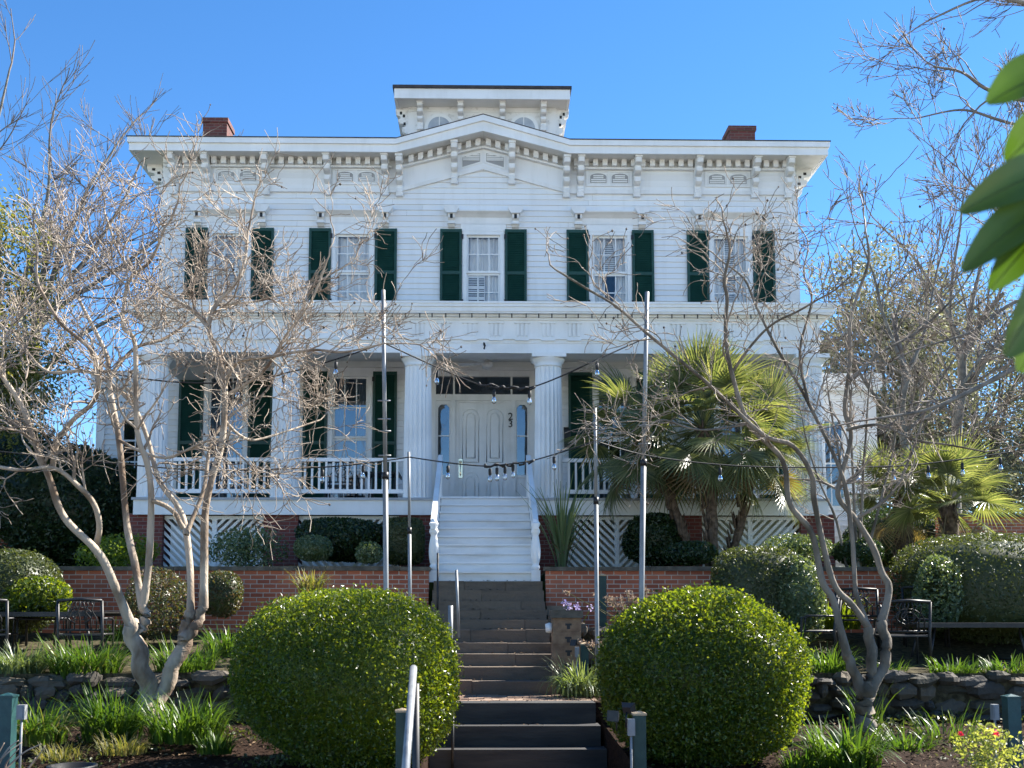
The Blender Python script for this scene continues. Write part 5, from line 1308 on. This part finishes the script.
leafy('evergreen_tree', 'dark green tree low behind the right garden wall', 930, 500, 110, 60, 40, 'dkleaf', 13, 0, .2, 940, 50, 200)
# second bare tree behind on the right, thin twigs against the sky
Y = 26; b = at(960, 560, Y); b[2] = 2.3
TR = dict(TB); TR['per_m'] = 2.0; TR['L'] = 1.7; TR['wig'] = .13
limbs = [([b, at(955,480,Y), at(960,400,Y), at(965,350,Y)], .16, .1, .6), (L([(965,350),(940,300),(915,260),(880,225)], Y, Y), .06, .02, .2), (L([(965,350),(975,290),(990,230),(1010,180)], Y, Y+1), .07, .02, .1),
 (L([(960,400),(1000,340),(1030,300),(1060,240)], Y, Y-1), .07, .02, .1), (L([(962,370),(950,310),(958,240),(965,190)], Y, Y+1), .06, .02, .1), (L([(958,420),(910,380),(870,350),(840,300)], Y, Y-1), .05, .02, .2)]
tree('bare_tree', 'thin grey bare tree with dark pods in front of the live oaks at right', b, limbs, TR, 44, mats=('barkgray', 'twiggray'), pods=.05)
# tree off the right edge whose bare branches reach into the sky
Y = 12.5; b = at(1260, 700, Y); b[2] = .2
TO = dict(seg=(.14, .11, .09), wig=.13, up=.02, taper=.4, rmin=.0042, levels=3, nb=(3.6, 2.8, 2.0), Lref=(1.1, .7, .4), t0=.15, ang=(.3, .95), lr=(.45, .7), per_m=2.7, L=.95, r=.014)
limbs = [([b, at(1250,500,Y), at(1240,250,Y), at(1200,60,Y)], .2, .10, 1), (L([(1240,250),(1150,150),(1070,110),(1015,98),(985,88),(960,72),(935,66)], Y, Y-.6), .05, .010, .5),
 (L([(1200,60),(1120,20),(1050,8),(985,-2),(930,20)], Y, Y+.4), .05, .010, .4), (L([(1235,240),(1130,185),(1060,140),(1000,120),(960,110),(918,118)], Y, Y+.6), .04, .008, .5),
 (L([(1245,420),(1140,390),(1060,362),(1024,364),(970,392),(925,410),(880,418)], Y, Y-.4), .06, .012, .35), (L([(1245,420),(1120,300),(1050,250),(1000,215),(965,175)], Y, Y), .05, .010, .4),
 (L([(1140,390),(1080,330),(1024,300),(975,330),(930,345)], Y, Y+.5), .04, .010, .4)]
tree('overhanging_tree', 'tree off the right edge reaching bare dark branches into the upper right sky', b, limbs, TO, 55, mats=('barkgray', 'twiggray'), pods=.05)

# big leaves close to the camera at the right edge
Yc = 2.4; b = at(1230, 560, Yc); b[2] = 0
t = thing('leafy_branch', tuple(b), 'large bright green leaves close to the camera at the upper right edge', 'leaves')
mb = MB(); stem = smooth_path([b, at(1150, 520, Yc), at(1078, 330, Yc), at(1060, 190, Yc), at(1060, 60, Yc)], 6); mb.tube(stem, np.linspace(.02, .006, len(stem)), 8); mb.build('stem', 'barkgray', t)
def big_leaf(p0, p1, w, curl, seed):
    rng = np.random.default_rng(seed); n = 12; a = at(*p0); c = at(*p1); ax_ = c-a; Lh = np.linalg.norm(ax_); d = ax_/Lh
    fwd = unit(np.array([.1, -1, .35])+rng.normal(size=3)*.15); s_ = unit(np.cross(d, fwd)); nrm = np.cross(s_, d); vs = []
    for i in range(n+1):
        u = i/n; ww = w*(math.sin(math.pi*min(1, u**.85*.96+.02))**.62); o = a+d*Lh*u+nrm*curl*math.sin(u*math.pi)*Lh
        for v in (-1, -.5, 0, .5, 1): vs.append(o+s_*ww*v/2+nrm*(abs(v)*.22*ww+.01*w*math.sin(u*20)*abs(v)))
    mb = MB(); mb.add(vs, [(i*5+j, i*5+j+1, (i+1)*5+j+1, (i+1)*5+j) for i in range(n) for j in range(4)], 0, True); mb.tube([vs[i*5+2]+nrm*.001 for i in range(n+1)], np.linspace(.003, .001, n+1), 5)
    return mb.build('leaf', 'bigleaf', t)
for p0, p1, w, cu, sd in (((1062,72,Yc),(987,104,Yc),.115,.10,1), ((1060,112,Yc),(1006,162,Yc+.05),.10,.1,2), ((1062,168,Yc),(960,213,Yc-.05),.10,.12,3), ((1060,205,Yc),(963,272,Yc-.05),.105,.12,4),
                          ((1055,215,Yc),(990,290,Yc+.04),.09,.1,5), ((1052,225,Yc),(1004,356,Yc-.1),.15,.1,6), ((1066,120,Yc),(1010,240,Yc+.1),.12,.1,7), ((1070,250,Yc),(1020,372,Yc+.05),.12,.1,8)): big_leaf(p0, p1, w, cu, sd)

# ------------------------------------------------------------------ palms
def fan_mesh(rad, nl, m, seed, droop=.25):
    """one costapalmate leaf: petiole along +X, blades fanned in the XY plane"""
    rng = np.random.default_rng(seed); mb = MB()
    for k in range(nl):
        a = (k/(nl-1)-.5)*math.radians(235); L_ = rad*(.72+.28*math.cos(a*.75))*rng.uniform(.9, 1.06); w = rad*.050
        d = np.array([math.cos(a), math.sin(a), 0]); s_ = np.array([-d[1], d[0], 0]); vs = []; n = 5
        br = rng.uniform(.45, .8); dr = droop*rng.uniform(.6, 1.7)
        for i in range(n+1):
            u = i/n; z = -.10*abs(math.sin(a))*L_*u + .10*L_*u*(1-u) - dr*L_*max(0, u-br+.1)**1.5
            ww = w*(.35+1.3*u if u < .45 else (1-u)*1.72+.02); o = d*L_*u+np.array([0, 0, z])
            vs += [o-s_*ww/2, o+np.array([0, 0, -.28*ww]), o+s_*ww/2]
        mb.add(vs, [(i*3+j, i*3+j+1, (i+1)*3+j+1, (i+1)*3+j) for i in range(n) for j in range(2)], 0, False)
    me = mb.build('frond_proto', m, origin=(0, 0, 0)); data = me.data; data.name = 'frond'; bpy.data.objects.remove(me); return data
FANS = [fan_mesh(.86, 38, 'palm', s, dr) for s, dr in ((1, .22), (2, .5), (3, .1))]; DEAD = fan_mesh(.7, 26, 'palmdead', 9, 1.3)
PET = None
from mathutils import Matrix
def palm(label, base, crown, n, seed, R0, scale=1.0, dead=8, el=(-.5, 1.35), trunk_r=.14, name='fan_palm'):
    rng = np.random.default_rng(seed); t = thing(name, tuple(base), label, 'palm')
    c = np.array(crown); b = np.array(base); mb = MB()
    P = smooth_path([b, (b+c)/2+[.06, 0, 0], c], 10); k = len(P)
    mb.tube(P, trunk_r*(1+.10*np.sin(np.arange(k)*1.9)), 12)
    for i in range(60):                          # old leaf bases
        u = rng.uniform(.05, 1); q = b+(c-b)*u; a = rng.uniform(0, 6.28); d = np.array([math.cos(a), math.sin(a), 0])
        mb.tube([q+d*trunk_r*.8, q+d*trunk_r*1.1+[0,0,.12], q+d*trunk_r*1.4+[0,0,.22]], [.03, .022, .010], 5)
    mb.build('trunk', 'palmtrunk', t)
    for i in range(n+dead):
        isd = i >= n; a = i*2.39996+rng.normal()*.2
        e = rng.uniform(-1.25, -.75) if isd else el[0]+(el[1]-el[0])*((i+.5)/n)**.9+rng.normal()*.1
        d = np.array([math.cos(a)*math.cos(e), math.sin(a)*math.cos(e), math.sin(e)])
        Lp = R0*rng.uniform(.75, 1.15)*(.8 if isd else 1); sag = np.array([0, 0, -.22*Lp*math.cos(e)])
        tip = c+d*Lp+sag; mid = c+d*Lp*.55+sag*.2
        pm = MB(); pm.tube(smooth_path([c, mid, tip], 4), np.linspace(.020, .009, 9), 5)
        po = pm.build('petiole', 'palmdead' if isd else 'palm', t)
        x = unit(tip-mid); up_ = np.array([0, 0, 1.])+rng.normal(size=3)*.35; y = unit(np.cross(up_, x)); z = np.cross(x, y)
        f = bpy.data.objects.new('frond', DEAD if isd else FANS[int(rng.integers(3))]); SC.collection.objects.link(f); f.parent = po
        s_ = scale*rng.uniform(.8, 1.12); tl = tip-np.array(ORIG[t.name])
        f.matrix_local = Matrix(((x[0]*s_, y[0]*s_, z[0]*s_, tl[0]), (x[1]*s_, y[1]*s_, z[1]*s_, tl[1]), (x[2]*s_, y[2]*s_, z[2]*s_, tl[2]), (0, 0, 0, 1)))
    return t
Yp = 20.2
def pb(px, Y): q = at(px, 560, Y); q[2] = 2.35; return q
palm('big bushy fan palm hiding the right side of the porch', pb(712, Yp), at(703, 428, Yp), 46, 3, 1.15, dead=3, el=(-.95, 1.45), trunk_r=.11)
palm('second fan palm head leaning right out of the big bushy palm', pb(724, Yp+.4), at(758, 442, Yp+.4), 20, 4, .85, .92, dead=2, el=(-1.1, 1.3), trunk_r=.08)
palm('third fan palm head leaning left towards the short poles', pb(700, Yp+.3), at(640, 432, Yp+.5), 25, 8, .9, .95, dead=2, el=(-1.1, 1.3), trunk_r=.08)
palm('low fan palm with wide leaves above the long rounded hedge', pb(950, 21.5), at(948, 505, 21.5), 20, 5, .85, .95, dead=4, el=(-.1, 1.3))
palm('small fan palm between the right wing and the long rounded hedge', pb(902, 22.5), at(903, 500, 22.5), 15, 6, .75, .9, dead=3, el=(.0, 1.3))
# spiky young palm beside the steps
cl = at(562, 560, 19.5); t = thing('spiky_plant', tuple(cl), 'young spiky strap leaved palm right of the white porch steps', 'plant')
rng = np.random.default_rng(14); n = 80; a = rng.uniform(0, 6.28, n); r = rng.uniform(0, .1, n); mb = MB()
blades_mesh(mb, np.stack([cl[0]+r*np.cos(a), cl[1]+r*np.sin(a), np.full(n, 2.5)], 1), np.stack([np.cos(a), np.sin(a)], 1), rng.uniform(.9, 1.75, n), .045, .55, 5, rng=rng); mb.build('leaves', 'pale_grass', t)
mb = MB(); n = 30; a = rng.uniform(0, 6.28, n); blades_mesh(mb, np.tile([cl[0], cl[1], 2.55], (n, 1)), np.stack([np.cos(a), np.sin(a)], 1), rng.uniform(.5, .9, n), .04, 1.6, 5, rng=rng); mb.build('dry_leaves', 'palmdead', t)
mb = MB(); mb.tube([(cl[0], cl[1], 2.3), (cl[0], cl[1], 2.65)], [.11, .09], 10); mb.build('trunk', 'palmtrunk', t)

# thin bare shrub between the right wing and the crooked tree
Y = 19.4; b = at(855, 562, Y); b[2] = 2.35
TS = dict(CM); TS['per_m'] = 3.2; TS['nb'] = (3.2, 2.4); TS['L'] = .7; TS['r'] = .012
limbs = [([b, at(848,510,Y), at(838,450,Y), at(826,380,Y)], .04, .012, .3), ([b+[.06,0,0], at(862,500,Y), at(866,430,Y), at(872,360,Y)], .038, .012, .3),
 ([b+[-.1,.05,0], at(836,520,Y), at(815,470,Y), at(800,410,Y)], .032, .010, .3), ([b+[.15,.1,0], at(878,510,Y), at(893,450,Y), at(902,380,Y)], .034, .010, .3), ([b+[.02,-.1,0], at(853,480,Y), at(850,400,Y), at(845,330,Y)], .034, .010, .3)]
tree('bare_shrub', 'thin many stemmed bare shrub in front of the right wing', b, limbs, TS, 77, mats=('bark2', 'twig2'), cat='shrub')

Y = 23.5; b = at(905, 560, Y); b[2] = 2.35
TQ = dict(TB); TQ['per_m'] = 2.6; TQ['L'] = 1.5; TQ['wig'] = .15; TQ['levels'] = 2; TQ['rmin'] = .009
limbs = [([b, at(908,490,Y), at(902,420,Y), at(905,370,Y)], .13, .08, .5), (L([(905,370),(885,320),(872,270),(858,235)], Y, Y), .05, .016, .1), (L([(905,380),(925,330),(935,280),(950,225)], Y, Y+1), .05, .016, .1),
 (L([(903,420),(870,390),(850,350),(835,320)], Y, Y-.8), .045, .014, .1), (L([(905,430),(950,400),(985,350),(1015,310)], Y, Y-.5), .05, .016, .1), (L([(907,470),(940,440),(980,430),(1025,405)], Y, Y+.5), .04, .014, .1)]
tree('bare_tree', 'spreading grey bare tree between the right wing and the live oaks', b, limbs, TQ, 91, mats=('barkgray', 'twiggray'))
